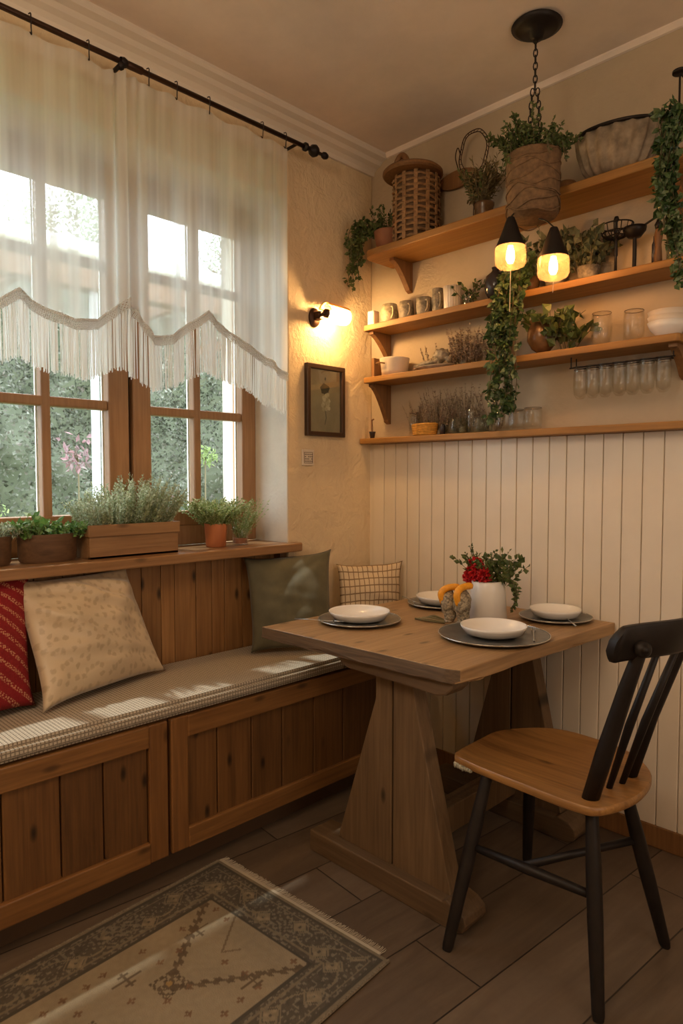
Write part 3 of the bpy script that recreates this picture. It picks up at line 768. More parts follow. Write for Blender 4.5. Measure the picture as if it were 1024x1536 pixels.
def f(lb, sb):
    spray(lb, sb, (.83, -.27, .845), 32, .105, .035, .03, .024, .020, 9, .7, lobes=False)
    spray(lb, sb, (.79, -.275, .85), 12, .125, .02, .02, .010, .008, 14, .5)
    vine(lb, sb, [(.85, -.275, .86), (.885, -.275, .875), (.915, -.28, .845), (.91, -.28, .80), (.895, -.285, .765)], 5, .008, .014, .012, 170)
    vine(lb, sb, [(.78, -.28, .86), (.745, -.27, .93), (.725, -.265, .975)], 2, .006, .010, .008, 150, down=-.3)
leaves('foliage', 'olive', t, f)

# ================================================================= CHAIR
ch = thing('dining_chair', 'black spindle-back chair with honey-coloured wooden seat', 'chair', (1.25, -.6, 0))
out = bezier([(1.02, -.765, 0), (1.10, -.778, 0), (1.216, -.786, 0), (1.379, -.792, 0), (1.440, -.765, 0), (1.474, -.64, 0), (1.452, -.50, 0), (1.37, -.405, 0), (1.268, -.370, 0), (1.116, -.378, 0), (1.01, -.50, 0), (1.0, -.62, 0), (1.005, -.74, 0)], 5)
bm = bmesh.new()
cx, cy = 1.24, -.58
def ringz(sc_, z): return [bm.verts.new((cx+(p_.x-cx)*sc_, cy+(p_.y-cy)*sc_, z)) for p_ in out]
rings = [ringz(s_, z) for s_, z in ((.6, .443), (.80, .445), (.93, .4495), (.985, .4500), (1.0, .446), (1.0, .434), (.985, .4285), (.93, .427), (.5, .427))]
n_ = len(out)
for A, B in zip(rings, rings[1:]):
    for k in range(n_): bm.faces.new((A[k], A[(k+1) % n_], B[(k+1) % n_], B[k]))
bm.faces.new(rings[0]); bm.faces.new(rings[-1][::-1]); bmesh.ops.recalc_face_normals(bm, faces=bm.faces[:])
obj('seat', bm, 'seat', ch, smooth=True, auto=.8)
b = bmesh.new()
for k in range(7): blob(b, (1.022+k*.009, -.763-.0012*k, .424+abs(k-2)*.0008), (.006, .005, .007+.004*U_(0, 1)), 2, .4, k)
o = obj('rough_edge_patch', b, plain('lichened_bark_edge', (.42, .40, .30), .8, noise=.8, nscale=110, bump=.8), ch, smooth=True)
LEG = [((1.123, -.757, .434), (1.098, -.901, 0)), ((1.403, -.742, .434), (1.475, -.846, 0)), ((1.425, -.60, .434), (1.492, -.487, 0)), ((1.088, -.47, .434), (1.036, -.391, 0))]
for a, c_ in LEG:
    a, c_ = V(a), V(c_)
    b = bmesh.new(); tube(b, [a.lerp(c_, t) for t in (0, .3, .55, .97, 1)], [.0145, .0185, .0185, .0145, .012], 14)
    for v in b.verts: v.co.z = max(v.co.z, 0)
    obj('leg', b, 'black', ch, smooth=True, auto=.9)
def onleg(i, z): a, c_ = V(LEG[i][0]), V(LEG[i][1]); return a.lerp(c_, (.434-z)/.434)
b = bmesh.new(); tube(b, [onleg(0, .25), onleg(0, .25).lerp(onleg(1, .245), .5), onleg(1, .245)], [.009, .0135, .010], 12); obj('stretcher', b, 'black', ch, smooth=True)
b = bmesh.new(); tube(b, [onleg(0, .25).lerp(onleg(1, .25), .45), onleg(2, .30)], [.010, .010], 12); obj('stretcher', b, 'black', ch, smooth=True)
b = bmesh.new(); tube(b, [(1.392, -.728, .440), (1.425, -.730, .56), (1.475, -.734, .73), (1.503, -.738, .815), (1.508, -.74, .84)], [.020, .021, .018, .0155, .010], 14); obj('back_post', b, 'black', ch, smooth=True)
b = bmesh.new(); tube(b, [(1.412, -.535, .440), (1.462, -.530, .62), (1.525, -.525, .80), (1.545, -.52, .845)], [.014, .015, .0135, .011], 14); obj('back_post', b, 'black', ch, smooth=True)
for (y0, x0, y1, x1) in ((-.640, 1.400, -.672, 1.520), (-.592, 1.412, -.605, 1.540)):
    b = bmesh.new(); tube(b, [(x0, y0, .44), (x0+(x1-x0)*.45, (y0+y1)/2, .62), (x1, y1, .815)], [.0075, .0105, .0075], 10); obj('spindle', b, 'black', ch, smooth=True)
bm = bmesh.new()
cl = bezier([(1.472, -.812, 0), (1.488, -.775, 0), (1.515, -.73, 0), (1.548, -.665, 0), (1.562, -.60, 0), (1.555, -.53, 0), (1.532, -.47, 0), (1.505, -.43, 0)], 5)
rows = []
N_ = len(cl)
for i, p_ in enumerate(cl):
    d = (cl[min(i+1, N_-1)]-cl[max(i-1, 0)]).normalized(); nn = V((d.y, -d.x, 0))
    e = min(i, N_-1-i)/3.0; hh = .043*(1 if e >= 1 else math.sqrt(max(.12, 1-(1-e)**2)))
    t_ = .0115; z0 = .845+.010*math.sin(i/N_*PI)
    lean = .012
    sec = []
    for (a, b_) in ((-t_, -hh*.8), (-t_*.5, -hh), (t_*.5, -hh), (t_, -hh*.8), (t_, hh*.8), (t_*.5, hh), (-t_*.5, hh), (-t_, hh*.8)):
        sec.append(bm.verts.new(p_+nn*a+V((lean*b_/.043, 0, z0+b_))))
    rows.append(sec)
for A, B in zip(rows, rows[1:]):
    for k in range(8): bm.faces.new((A[k], A[(k+1) % 8], B[(k+1) % 8], B[k]))
bm.faces.new(rows[0][::-1]); bm.faces.new(rows[-1]); bmesh.ops.recalc_face_normals(bm, faces=bm.faces[:])
obj('crest_rail', bm, 'black', ch, smooth=True, auto=.9)
b = bmesh.new()
lathe(b, [(0, -.008), (.016, -.008), (.020, -.003), (.020, .003), (.014, .009), (.008, .011), (.008, .016), (0, .017)], 20, mat=Matrix.Translation((1.520, -.757, .838)) @ V((.75, -.62, .12)).to_track_quat('Z', 'Y').to_matrix().to_4x4())
obj('post_knob', b, 'black', ch, smooth=True)

# ================================================================= RUG
def rugcol(u, v):
    """u along the short end 0..W, v along the length from the near-table end"""
    W = .675; dk = np.array((.085, .072, .052)); lt = np.array((.28, .225, .145)); mid = np.array((.20, .16, .105))
    eu = min(u, W-u); ev = v; e = min(eu, ev)
    nz = NZ.noise(V((u*70, v*70, 0))); n2 = NZ.noise(V((u*9, v*9, 3)))
    if e < .010: return mid*(1+.2*nz)
    if e < .018: return dk*.8
    if e < .135:
        c = dk*(1+.30*nz)
        if NZ.noise(V((u*110, v*110, 9))) > .16+.35*n2: c = c*2.1
        # florets along the border
        s_ = v if eu < ev else u; tt = e
        k = round(s_/.105); ds = s_-k*.105; dt = tt-(.076+(.018 if k % 2 else -.018))
        r_ = abs(ds)+abs(dt)
        if r_ < .024 and n2 > -.45 and not (abs(ds) < .004 and abs(dt) < .004): c = lt*(.80+.35*nz)
        elif abs(r_-.032) < .003 and n2 > -.1: c = mid
        if abs(math.sin(s_*30)*.026-(tt-.076)) < .003 and n2 > -.1: c = mid
        if abs(tt-.118) < .003 or abs(tt-.033) < .0025: c = mid*(.9+.2*nz)
        return c
    if e < .143: return dk*.75
    c = lt*(1+.10*nz+.16*n2)
    bn = np.array((.12, .085, .05))
    cu, cv = u-W/2, v
    # zig-zag medallion outline
    d = abs(cu)*1.15+abs(((cv-.52) % .76)-.38)*.85
    zz = .012*((v*38) % 1 > .5)
    if abs(d-.235-zz) < .011 and n2 > -.5: c = bn*(1+.4*nz)
    if abs(d-.10) < .004 and n2 > -.05: c = bn*1.4
    # hooked medallions on the axis
    for c0 in (.41, .62, .90, 1.15):
        a, b = abs(cu+.01), abs(cv-c0)
        if max(a, b) < .036 and not (max(a, b) < .024 and (min(a, b) > .008 or max(a, b) < .010)) and (int(a*180)+int(b*180)) % 3: c = bn*(.9+.4*nz)
        if a*a+b*b < .008**2: c = np.array((.30, .19, .07))
    # scattered small blossoms
    gu, gv = round(u/.062), round(v/.055)
    hsh = math.sin(gu*12.9898+gv*78.233)*43758.5453 % 1
    if hsh > .45:
        a, b = u-gu*.062-(hsh-.7)*.02, v-gv*.055+(hsh-.7)*.03
        rr = math.hypot(a, b); th = math.atan2(b, a)
        if rr < .0085*(1+.35*math.cos(4*th)) and rr > .002 and d > .12: c = np.array((.17, .10, .055))*(1+.4*nz)
    for cc in ((.22, .25), (.47, .27), (.24, .47)):
        a, b = u-cc[0], v-cc[1]
        if (abs(a) < .003 and abs(b) < .04) or (abs(b) < .003 and abs(a) < .03) or (abs(abs(a)-.018) < .003 and abs(b) < .015): c = bn
    return c
nu, nv = 190, 430; W, L = .675, 1.55
me = bpy.data.meshes.new('pile'); verts = []; cols = []
for j in range(nv+1):
    for i in range(nu+1):
        u, v = W*i/nu, L*j/nv
        verts.append((u, -v, .007)); cols.append(rugcol(u, v))
faces = [(j*(nu+1)+i, (j+1)*(nu+1)+i, (j+1)*(nu+1)+i+1, j*(nu+1)+i+1) for j in range(nv) for i in range(nu)]
me.from_pydata(verts, [], faces)
ca = me.color_attributes.new('weave', 'FLOAT_COLOR', 'POINT')
ca.data.foreach_set('color', np.array([(*c, 1) for c in cols], dtype=np.float32).ravel())
m = NT('rug_pile'); at_ = m.n('ShaderNodeAttribute', attribute_name='weave')
nz = m.n('ShaderNodeTexNoise', {'Vector': m.coord(), 'Scale': 260, 'Detail': 2}).outputs[0]
MAT['rug'] = m.done(m.bsdf(at_.outputs['Color'], .95, m.bump(nz, .6, .003)))
me.materials.append(MAT['rug'])
rug = thing('area_rug', 'faded beige and brown patterned rug with dark border by the bench', 'rug', (.348, -1.090, .0))
rug.rotation_euler = (0, 0, math.radians(4.0))
o = bpy.data.objects.new('pile', me); COL.objects.link(o); o.parent = rug
b = bmesh.new(); box(b, 0, W, -L, 0, .0005, .0066); obj('backing', b, 'linen', rug, local=True)
b = bmesh.new(); tube(b, [(W+.001, -y, .0055) for y in np.linspace(0, L, 20)], .0045, 6); tube(b, [(-.001, -y, .0055) for y in np.linspace(0, L, 20)], .0045, 6)
obj('bound_edge', b, plain('rug_binding', (.20, .16, .11), .95, noise=.4, nscale=200, bump=.5), rug, local=True)
b = bmesh.new(); box(b, 0.0, W-.03, .001, .010, .001, .007, .001)
for i in range(150):
    x = (W-.03)*i/149; tube(b, [(x, .009, .005), (x+U_(-.0015, .0015), .024, .003), (x+U_(-.003, .003), .034+U_(-.003, .002), .002)], [.0014, .0013, .0009], 4)
obj('fringe', b, plain('rug_fringe', (.46, .39, .29), .95), rug, local=True)['kind'] = 'stuff'

# ================================================================= SHELVES
def rounded(x0, x1, y0, r0, r1, n_=6):
    """plan outline, front rounded corners"""
    pts = [(x0, -.001)]
    pts += [(x0+r0-r0*math.cos(t), y0+r0-r0*math.sin(t)) for t in np.linspace(0, PI/2, n_)]
    pts += [(x1-r1+r1*math.sin(t), y0+r1-r1*math.cos(t)) for t in np.linspace(0, PI/2, n_)]
    return pts+[(x1, -.001)]
def bracket(parent, x, zt, hgt, dep, th=.026):
    b = bmesh.new()
    prism(b, [(-.001, zt-hgt), (-.001, zt), (-.022, zt), (-.022, zt-hgt+.01)], lambda u, v, w: (w, u, v), x-th/2, x+th/2)
    arc = [(-.022, zt-.015), (-.022, zt), (-dep, zt), (-dep, zt-.012)]
    for t in np.linspace(0, 1, 8):
        arc.append((-dep+(dep-.022)*t**1.0*(.88+.12*t), zt-.012-(hgt*.86)*t**1.6*.95))
    prism(b, arc, lambda u, v, w: (w, u, v), x-th/2, x+th/2)
    obj('bracket', b, 'bracket', parent, bevel=.002)
def shelf(name, label, x0, x1, z0, z1, dep, brs, r0=.02, r1=.02, edge=.003):
    t = thing(name, label, 'shelf', ((x0+x1)/2, -dep/2, z0))
    b = bmesh.new(); prism(b, rounded(x0, x1, -dep, r0, r1), lambda u, v, w: (u, v, w), z0, z1)
    obj('board', b, 'shelf', t, bevel=edge)
    for (x, hg, dp) in brs: bracket(t, x, z0, hg, dp)
    return t
shelf('wall_shelf', 'topmost and deepest honey pine wall shelf with rounded left end', .125, 1.47, 2.135, 2.165, .200, [(.225, .125, .125), (1.335, .12, .13)], .05, .03, .005)
shelf('wall_shelf', 'second wall shelf from the top, holding stoneware cups', .080, 1.385, 1.850, 1.874, .145, [(.105, .105, .12)], .012, .012)
shelf('wall_shelf', 'third wall shelf from the top, holding the cream pot and white bowls', .080, 1.372, 1.628, 1.652, .145, [(.105, .17, .12), (1.345, .10, .12)], .012, .012)
t = thing('wall_ledge', 'narrow wooden ledge capping the cream board panelling', 'shelf', (.7, -.05, 1.37))
b = bmesh.new(); prism(b, rounded(.002, 1.375, -.088, .012, .006), lambda u, v, w: (u, v, w), 1.371, 1.395); obj('board', b, 'shelf', t, bevel=.003)
b = bmesh.new(); box(b, 1.376, XR, -.075, -.001, 1.371, 1.393); obj('dark_end_board', b, 'black', t)

Z1, Z2, Z3, Z4 = 2.1655, 1.8745, 1.6525, 1.3955
# ---- top shelf: pot with trailing plant
t = thing('potted_plant', 'terracotta pot of bushy trailing greenery at left end of top shelf', 'potted plant', (.185, -.10, Z1))
b = bmesh.new(); lathe(b, [(0, 0), (.045, 0), (.056, .06), (.060, .075), (.062, .088), (.056, .088), (.054, .075), (0, .075)], 28, (.185, -.10, Z1)); obj('pot', b, 'terracotta', t, smooth=True)
def f(lb, sb):
    spray(lb, sb, (.17, -.10, Z1+.075), 26, .13, .045, .04, .017, .012, 10, .5)
    vine(lb, sb, [(.16, -.13, Z1+.09), (.11, -.17, Z1+.11), (.07, -.18, Z1+.06), (.055, -.18, Z1-.03), (.05, -.175, Z1-.13)], 16, .026, .019, .015, 190, outward=(0, -.5, 0))
leaves('foliage', 'olive', t, f)
# ---- lidded basket
bx, by = .335, -.10
t = thing('lidded_basket', 'tall woven basket with round wooden lid on the top shelf', 'basket', (bx, by, Z1))
b = bmesh.new(); lathe(b, [(0, 0.002), (.078, 0.002), (.084, .05), (.089, .255), (.086, .262), (0, .262)], 40, (bx, by, Z1)); obj('lining', b, 'wicker_dark', t, smooth=True)
b = bmesh.new()
for j in range(12):
    z = .012+j*.0215; r = .086+.0045*min(1, z/.05)+.001
    pts = []
    for k in range(72):
        a = 2*PI*k/72; w_ = .0035*math.cos(12*a+(PI if j % 2 else 0)); pts.append((bx+(r+w_)*math.cos(a), by+(r+w_)*math.sin(a), Z1+z))
    tube(b, pts, .0052, 5, closed=True)
for k in range(12):
    a = 2*PI*k/12+.13; q = bmesh.new(); box(q, -.008, .008, -.0025, .0025, 0.001, .262, .001)
    merge(b, q, Matrix.Translation((bx+.0925*math.cos(a), by+.0925*math.sin(a), Z1)) @ Matrix.Rotation(a+PI/2, 4, 'Z'))
for v in b.verts: v.co.y = min(v.co.y, -.003)
obj('weave', b, 'wicker', t, smooth=False)
b = bmesh.new(); lathe(b, [(0, .262), (.115, .262), (.121, .268), (.121, .276), (.112, .284), (0, .286)], 44, (bx, -.124, Z1))
lathe(b, [(0, .31), (.012, .305), (.018, .295), (.020, .285)][::-1], 20, (bx-.02, by-.01, Z1), sx=1.4)
obj('lid', b, 'bracket', t, smooth=True, auto=.6)
b = bmesh.new(); tube(b, bezier([(bx-.050, by-.07, Z1+.282), (bx-.044, by-.07, Z1+.318), (bx-.02, by-.07, Z1+.338), (bx+.004, by-.07, Z1+.318), (bx+.010, by-.07, Z1+.282)], 5), .012, 10); blob(b, (bx-.02, by-.07, Z1+.303), (.026, .011, .020), 2); obj('lid_handle', b, 'bracket', t, smooth=True)
# ---- round wooden board hung flat against the wall
b = bmesh.new(); lathe(b, [(0, 0), (.090, 0), (.094, .006), (.090, .014), (0, .014)], 40, mat=Matrix.Translation((.475, -.004, Z1+.245)) @ Matrix.Rotation(PI/2, 4, 'X') @ Matrix.Diagonal((1.0, .38, 1, 1)))
tag(obj('wooden_board', b, 'bracket', smooth=True, auto=.6), 'oval wooden board on the wall between lidded basket and wire hoop', 'wooden board')
# ---- wire hoop decoration
t = thing('wire_hoop', 'wire hoop decoration behind the dried plant on the top shelf', 'wreath', (.575, -.05, Z1+.18))
b = bmesh.new()
for (r, dz, ph) in ((.078, 0, 0), (.066, .004, .4)):
    tube(b, [(.575+r*.86*math.cos(a), -.05+.004*math.sin(5*a+ph), Z1+.300+dz+r*1.15*math.sin(a)) for a in np.linspace(0, 2*PI, 48, endpoint=False)], .0019, 5, closed=True)
for k in range(26):
    a = 2*PI*k/26; tube(b, [(.575+.078*.86*math.cos(a), -.05, Z1+.30+.078*1.15*math.sin(a)), (.575+.066*.86*math.cos(a+.15), -.05, Z1+.304+.066*1.15*math.sin(a+.15))], .0012, 4)
tube(b, bezier([(.505, -.05, Z1+.26), (.490, -.05, Z1+.31), (.50, -.05, Z1+.345), (.512, -.05, Z1+.32)], 5), .0022, 5)
obj('hoop', b, 'bronze', t)
b = bmesh.new(); tube(b, [(.575, -.05, Z1+.001), (.578, -.05, Z1+.12), (.575, -.05, Z1+.222)], .002, 5); lathe(b, [(0, .001), (.024, .001), (.022, .006), (0, .007)], 20, (.575, -.05, Z1)); obj('stand', b, 'bronze', t)
# ---- vase with dried plant
t = thing('dried_plant_vase', 'small dark vase of dried grasses and sprigs on top shelf', 'vase', (.66, -.105, Z1))
b = bmesh.new(); lathe(b, [(0, 0), (.030, 0), (.036, .02), (.034, .05), (.038, .062), (.039, .07), (.033, .07), (.03, .06), (0, .06)], 28, (.66, -.105, Z1)); obj('vase', b, 'brownglaze', t, smooth=True)
def f(lb, sb):
    spray(lb, sb, (.650, -.110, Z1+.06), 60, .165, .014, .014, .020, .006, 18, .42, .10)
    vine(lb, sb, [(.655, -.12, Z1+.07), (.63, -.13, Z1+.10), (.61, -.14, Z1+.075)], 3, .008, .016, .007, 200)
leaves('dried_sprigs', 'driedg', t, f)
def f(lb, sb): spray(lb, sb, (.635, -.110, Z1+.07), 30, .14, .012, .012, .018, .008, 16, .35, .1)
leaves('green_sprigs', 'olive', t, f)
# ---- pleated bowl tipped on the shelf
t = thing('pleated_bowl', 'large pleated fabric bowl with dark rim on the top shelf', 'bowl', (1.155, -.112, Z1))
M_ = Matrix.Translation((1.155, -.112, Z1+.004)) @ Matrix.Rotation(math.radians(4), 4, 'Y') @ Matrix.Diagonal((1, .60, 1, 1))
b = bmesh.new(); lathe(b, [(0, .012), (.07, .012), (.085, .012), (.108, .04), (.128, .09), (.139, .142), (.135, .142), (.12, .09), (.098, .045), (0, .03)], 120, ribs=18, ribamp=.045, mat=M_)
obj('bowl_body', b, 'linen', t, smooth=True)
b = bmesh.new(); tube(b, [M_ @ V((.140*math.cos(a), .140*math.sin(a), .143)) for a in np.linspace(0, 2*PI, 60, endpoint=False)], .0058, 8, closed=True); obj('rim', b, 'iron', t, smooth=True)
b = bmesh.new(); blob(b, (.995, -.13, Z1+.0225), (.040, .032, .022), 3, .1, 2); tag(obj('wooden_block', b, 'bracket', smooth=True), 'small rounded dark wooden piece left of the pleated bowl', 'ornament')

# ---- second shelf: candle and stoneware
def cup_prof(r, h, flare=1.05, th=.003): return [(0, 0), (r*.88, 0), (r*.94, .004), (r, h*.5), (r*flare, h), (r*flare-th, h), (r-th, h*.5), (r*.85, .006), (0, .006)]
b = bmesh.new(); box(b, .090, .128, -.128, -.090, Z2, Z2+.062, .005)
tag(obj('block_candle', b, 'candle', smooth=False), 'ivory square candle at the left end of the second shelf', 'candle')
def mug(x, y, r, h, mat, label, wob=.05, flare=.92, cat='cup', handle=True):
    t = thing('stoneware_cup', label, cat, (x, y, Z2), 'stoneware cups on the second shelf')
    b = bmesh.new(); lathe(b, cup_prof(r, h, flare), 30, (x, y, Z2), wob); obj('cup_body', b, mat, t, smooth=True)
    if handle:
        b = bmesh.new(); tube(b, bezier([(x+r*.72, y-r*.55, Z2+h*.8), (x+r*1.2, y-r*.85, Z2+h*.72), (x+r*1.2, y-r*.85, Z2+h*.35), (x+r*.7, y-r*.55, Z2+h*.22)], 5), .0035, 7)
        obj('handle', b, mat, t, smooth=True)
mug(.190, -.095, .037, .078, 'palestone', 'palest mottled stoneware cup next to the ivory candle', .05, .86)
mug(.283, -.095, .031, .074, 'stone', 'grey mottled cup, second from the candle')
mug(.325, -.050, .024, .078, 'stone', 'narrow mottled cup tucked at the back of the second shelf', .03, 1, handle=False)
mug(.374, -.095, .031, .072, 'stone', 'grey mottled cup in the middle of the stoneware row', .05, .95)
mug(.440, -.092, .023, .096, 'stone', 'tallest and slimmest mottled stoneware cup', .03, .95)
b = bmesh.new(); lathe(b, cup_prof(.034, .088, 1.08), 96, (.515, -.095, Z2), 0, ribs=20, ribamp=.03); tag(obj('ribbed_tumbler', b, 'cream', smooth=True), 'cream ribbed tumbler right of the stoneware cups', 'tumbler')
t = thing('sprig_glass', 'clear glass holding olive sprigs on the second shelf', 'glass', (.59, -.09, Z2))
b = bmesh.new(); lathe(b, cup_prof(.024, .06), 24, (.59, -.09, Z2)); obj('glass_body', b, 'glass', t, smooth=True)
def f(lb, sb): spray(lb, sb, (.59, -.09, Z2+.01), 9, .085, .012, .012, .024, .014, 6, .6)
leaves('sprigs', 'olive', t, f)
t = thing('round_vase', 'shiny dark round vase beside the ivy on the second shelf', 'vase', (.705, -.09, Z2))
b = bmesh.new(); lathe(b, [(0, 0), (.020, 0), (.038, .03), (.043, .06), (.036, .09), (.018, .105), (.013, .113), (.016, .122), (.011, .122), (0, .10)], 30, (.705, -.09, Z2)); obj('vase_body', b, 'darkglaze', t, smooth=True)

# ---- big ivy, trailing from the second shelf to the ledge
t = thing('trailing_ivy', 'long ivy cascading from the second shelf to the ledge', 'ivy', (.835, -.09, Z2))
b = bmesh.new(); lathe(b, [(0, 0), (.034, 0), (.044, .055), (.040, .055), (0, .05)], 24, (.835, -.085, Z2)); obj('pot', b, 'brownglaze', t, smooth=True)
def f(lb, sb):
    spray(lb, sb, (.835, -.09, Z2+.05), 26, .085, .05, .035, .022, .019, 8, .8, .2, lobes=True)
    vine(lb, sb, [(.84, -.12, Z2+.07), (.825, -.17, Z2+.05), (.812, -.19, Z2-.06), (.800, -.19, 1.72), (.806, -.185, 1.60), (.797, -.18, 1.49), (.785, -.175, 1.44)], 24, .040, .025, .023, 110, outward=(0, -.7, 0))
leaves('foliage', 'ivy', t, f)
# leafy plant behind the pendant lamps
for (x, nm, lab, mt, hh, n2) in ((.935, 'leafy_plant', 'dusty green leafy plant behind the pendant lamps', 'dusty', .17, 34), (1.055, 'leafy_plant', 'dusty green plant between pendant lamp and wire burner', 'dusty', .13, 20)):
    t = thing(nm, lab, 'potted plant', (x, -.085, Z2), 'leafy plants on the second shelf')
    b = bmesh.new(); lathe(b, [(0, 0), (.030, 0), (.038, .05), (.034, .05), (0, .045)], 24, (x, -.075, Z2)); obj('pot', b, 'stone', t, smooth=True)
    leaves('foliage', mt, t, lambda lb, sb: spray(lb, sb, (x, -.085, Z2+.04), n2, hh, .04, .025, .034, .026, 8, .6, .15))
# wire bowl on a stand, ladles, jars
t = thing('iron_fruit_stand', 'black iron wire dish on a slim stem, second shelf', 'stand', (1.150, -.085, Z2))
b = bmesh.new()
for k in range(14):
    a = 2*PI*k/14; tube(b, bezier([(1.150+.012*math.cos(a), -.085+.01*math.sin(a), Z2+.118), (1.150+.04*math.cos(a), -.085+.036*math.sin(a), Z2+.130), (1.150+.052*math.cos(a), -.085+.046*math.sin(a), Z2+.160)], 4), .0018, 4)
for r, z in ((.052, .160), (.044, .136), (.030, .124)): tube(b, [(1.150+r*math.cos(a), -.085+r*.88*math.sin(a), Z2+z) for a in np.linspace(0, 2*PI, 30, endpoint=False)], .0024, 5, closed=True)
obj('wire_dish', b, 'iron', t)
b = bmesh.new(); lathe(b, [(0, .0), (.026, .0), (.024, .006), (.005, .012), (.004, .06), (.006, .065), (.004, .12), (.004, .17), (.009, .178), (.006, .188), (0, .19)], 20, (1.150, -.085, Z2)); obj('stem_stand', b, 'iron', t, smooth=True)
t = thing('iron_ladle', 'black long-handled ladle propped on the second shelf', 'ladle', (1.195, -.07, Z2))
b = bmesh.new(); lathe(b, [(0, .108), (.020, .112), (.034, .130), (.036, .142), (.033, .142), (.018, .118), (0, .114)], 24, (1.205, -.075, Z2)); obj('ladle_bowl', b, 'iron', t, smooth=True)
b = bmesh.new(); tube(b, bezier([(1.205, -.075, Z2+.0005), (1.206, -.075, Z2+.06), (1.205, -.075, Z2+.112)], 4), .0065, 8); obj('stem', b, 'iron', t)
b = bmesh.new(); tube(b, bezier([(1.236, -.080, Z2+.140), (1.262, -.082, Z2+.150), (1.293, -.085, Z2+.160)], 4), [.0035]*8+[.005], 8); obj('handle', b, 'iron', t)
t2 = None
for (x, r, h, lab) in ((1.262, .008, .105, 'dark slim bottle left of the wooden mill'),):
    b = bmesh.new(); lathe(b, [(0, 0), (r, 0), (r, h*.75), (r*.5, h*.85), (r*.5, h), (0, h)], 16, (x, -.06, Z2)); tag(obj('slim_bottle', b, 'darkglaze', smooth=True), lab, 'bottle')
def jar(x, y, z, r, h, label, mat='greenglass', lid=None, name='storage_jar', group=None, cat='jar'):
    t = thing(name, label, cat, (x, y, z), group)
    b = bmesh.new(); lathe(b, [(0, .001), (r*.86, .001), (r, .008), (r, h*.72), (r*.84, h*.84), (r*.84, h), (r*.80, h), (r*.80, h*.84), (r*.93, h*.7), (r*.93, .010), (0, .008)], 30, (x, y, z)); obj('jar_body', b, mat, t, smooth=True)
    if lid:
        b = bmesh.new(); lathe(b, [(0, h+.001), (r*.86, h+.001), (r*.88, h+.012), (0, h+.014)], 24, (x, y, z)); obj('lid', b, lid, t, smooth=True, auto=.6)
    return t
t = thing('pepper_mill', 'turned wooden mill near the right end of the second shelf', 'mill', (1.290, -.105, Z2))
b = bmesh.new(); lathe(b, [(0, 0), (.013, 0), (.011, .03), (.009, .06), (.013, .09), (.008, .11)], 20, (1.290, -.105, Z2)); obj('body', b, 'bracket', t, smooth=True)
b = bmesh.new(); lathe(b, [(0, .108), (.009, .108), (.012, .122), (.006, .134), (.003, .144), (0, .146)], 20, (1.290, -.105, Z2)); obj('cap', b, 'iron', t, smooth=True)
jar(1.332, -.085, Z2, .024, .125, 'tall glass jar of preserves at the right end of the second shelf', 'greenglass', 'bracket')
jar(1.105, -.045, Z2, .024, .058, 'small glass jar behind the wire dish stand', 'glass')

# ---- third shelf
t = thing('lidded_pot', 'cream ceramic pot with small side handle on the third shelf', 'pot', (.205, -.085, Z3))
b = bmesh.new(); lathe(b, [(0, 0), (.048, 0), (.056, .02), (.060, .055), (.064, .068), (.064, .073), (.060, .073), (.055, .05), (.045, .01), (0, .008)], 36, (.205, -.080, Z3)); obj('pot_body', b, 'cream', t, smooth=True)
b = bmesh.new(); tube(b, bezier([(.195-.028, -.080-.052, Z3+.048), (.180-.02, -.080-.066, Z3+.052), (.180, -.080-.074, Z3+.052), (.195, -.080-.072, Z3+.050), (.205, -.080-.062, Z3+.048)], 4), .003, 6); obj('handle', b, 'bracket', t)
b = bmesh.new(); box(b, .112, .128, -.125, -.075, Z3, Z3+.082, .003); tag(obj('wooden_block', b, 'bracket'), 'small upright dark wooden block left of the cream pot', 'block')
t = thing('shallow_dish', 'driftwood-like dried branch lying on a shallow dish on third shelf', 'dish', (.42, -.085, Z3))
b = bmesh.new(); lathe(b, [(0, 0), (.05, 0), (.085, .012), (.09, .016), (.084, .016), (.05, .005), (0, .004)], 36, mat=Matrix.Translation((.42, -.085, Z3)) @ Matrix.Diagonal((1.1, .55, 1, 1))); obj('dish', b, 'linen', t, smooth=True)
b = bmesh.new(); tube(b, bezier([(.33, -.10, Z3+.022), (.37, -.095, Z3+.03), (.42, -.09, Z3+.034), (.47, -.085, Z3+.045), (.50, -.085, Z3+.03)], 5), [.005]*4+[.009]*8+[.010]*5+[.012]*3+[.005], 8); blob(b, (.455, -.085, Z3+.055), (.032, .022, .026), 3, .5, 3); obj('driftwood', b, 'stone', t, smooth=True)
def bunch(x, y, z, n2, h, sx, label, mat='dried', ll=.007, per=22, spread=.30):
    t = thing('dried_flower_bunch', label, 'dried flowers', (x, y, z), 'dried flower bunches')
    b = bmesh.new(); lathe(b, [(0, 0), (.014, 0), (.016, .018), (.012, .03), (0, .03)], 14, (x, y, z)); obj('small_pot', b, 'stone', t, smooth=True)
    def f(lb, sb): spray(lb, sb, (x, y, z+.012), n2, h, sx, .010, ll, ll*.8, per, spread, .05, stem_r=.0006, top_jit=.7)
    leaves('flower_heads', mat, t, f, 'driedg')
bunch(.375, -.035, Z3, 16, .11, .035, 'faint dried flowers left behind the driftwood dish')
bunch(.535, -.045, Z3, 70, .165, .050, 'large dusty pink dried flower bunch left of the ivy', ll=.010)
bunch(.665, -.035, Z3, 50, .165, .038, 'brown dried flower bunch on the third shelf touching the ivy')
t = thing('brown_vase_plant', 'tipped brown glazed vase with broad leaves on the third shelf', 'potted plant', (.905, -.085, Z3))
M_ = Matrix.Translation((.900, -.085, Z3+.004)) @ Matrix.Rotation(math.radians(-12), 4, 'Y')
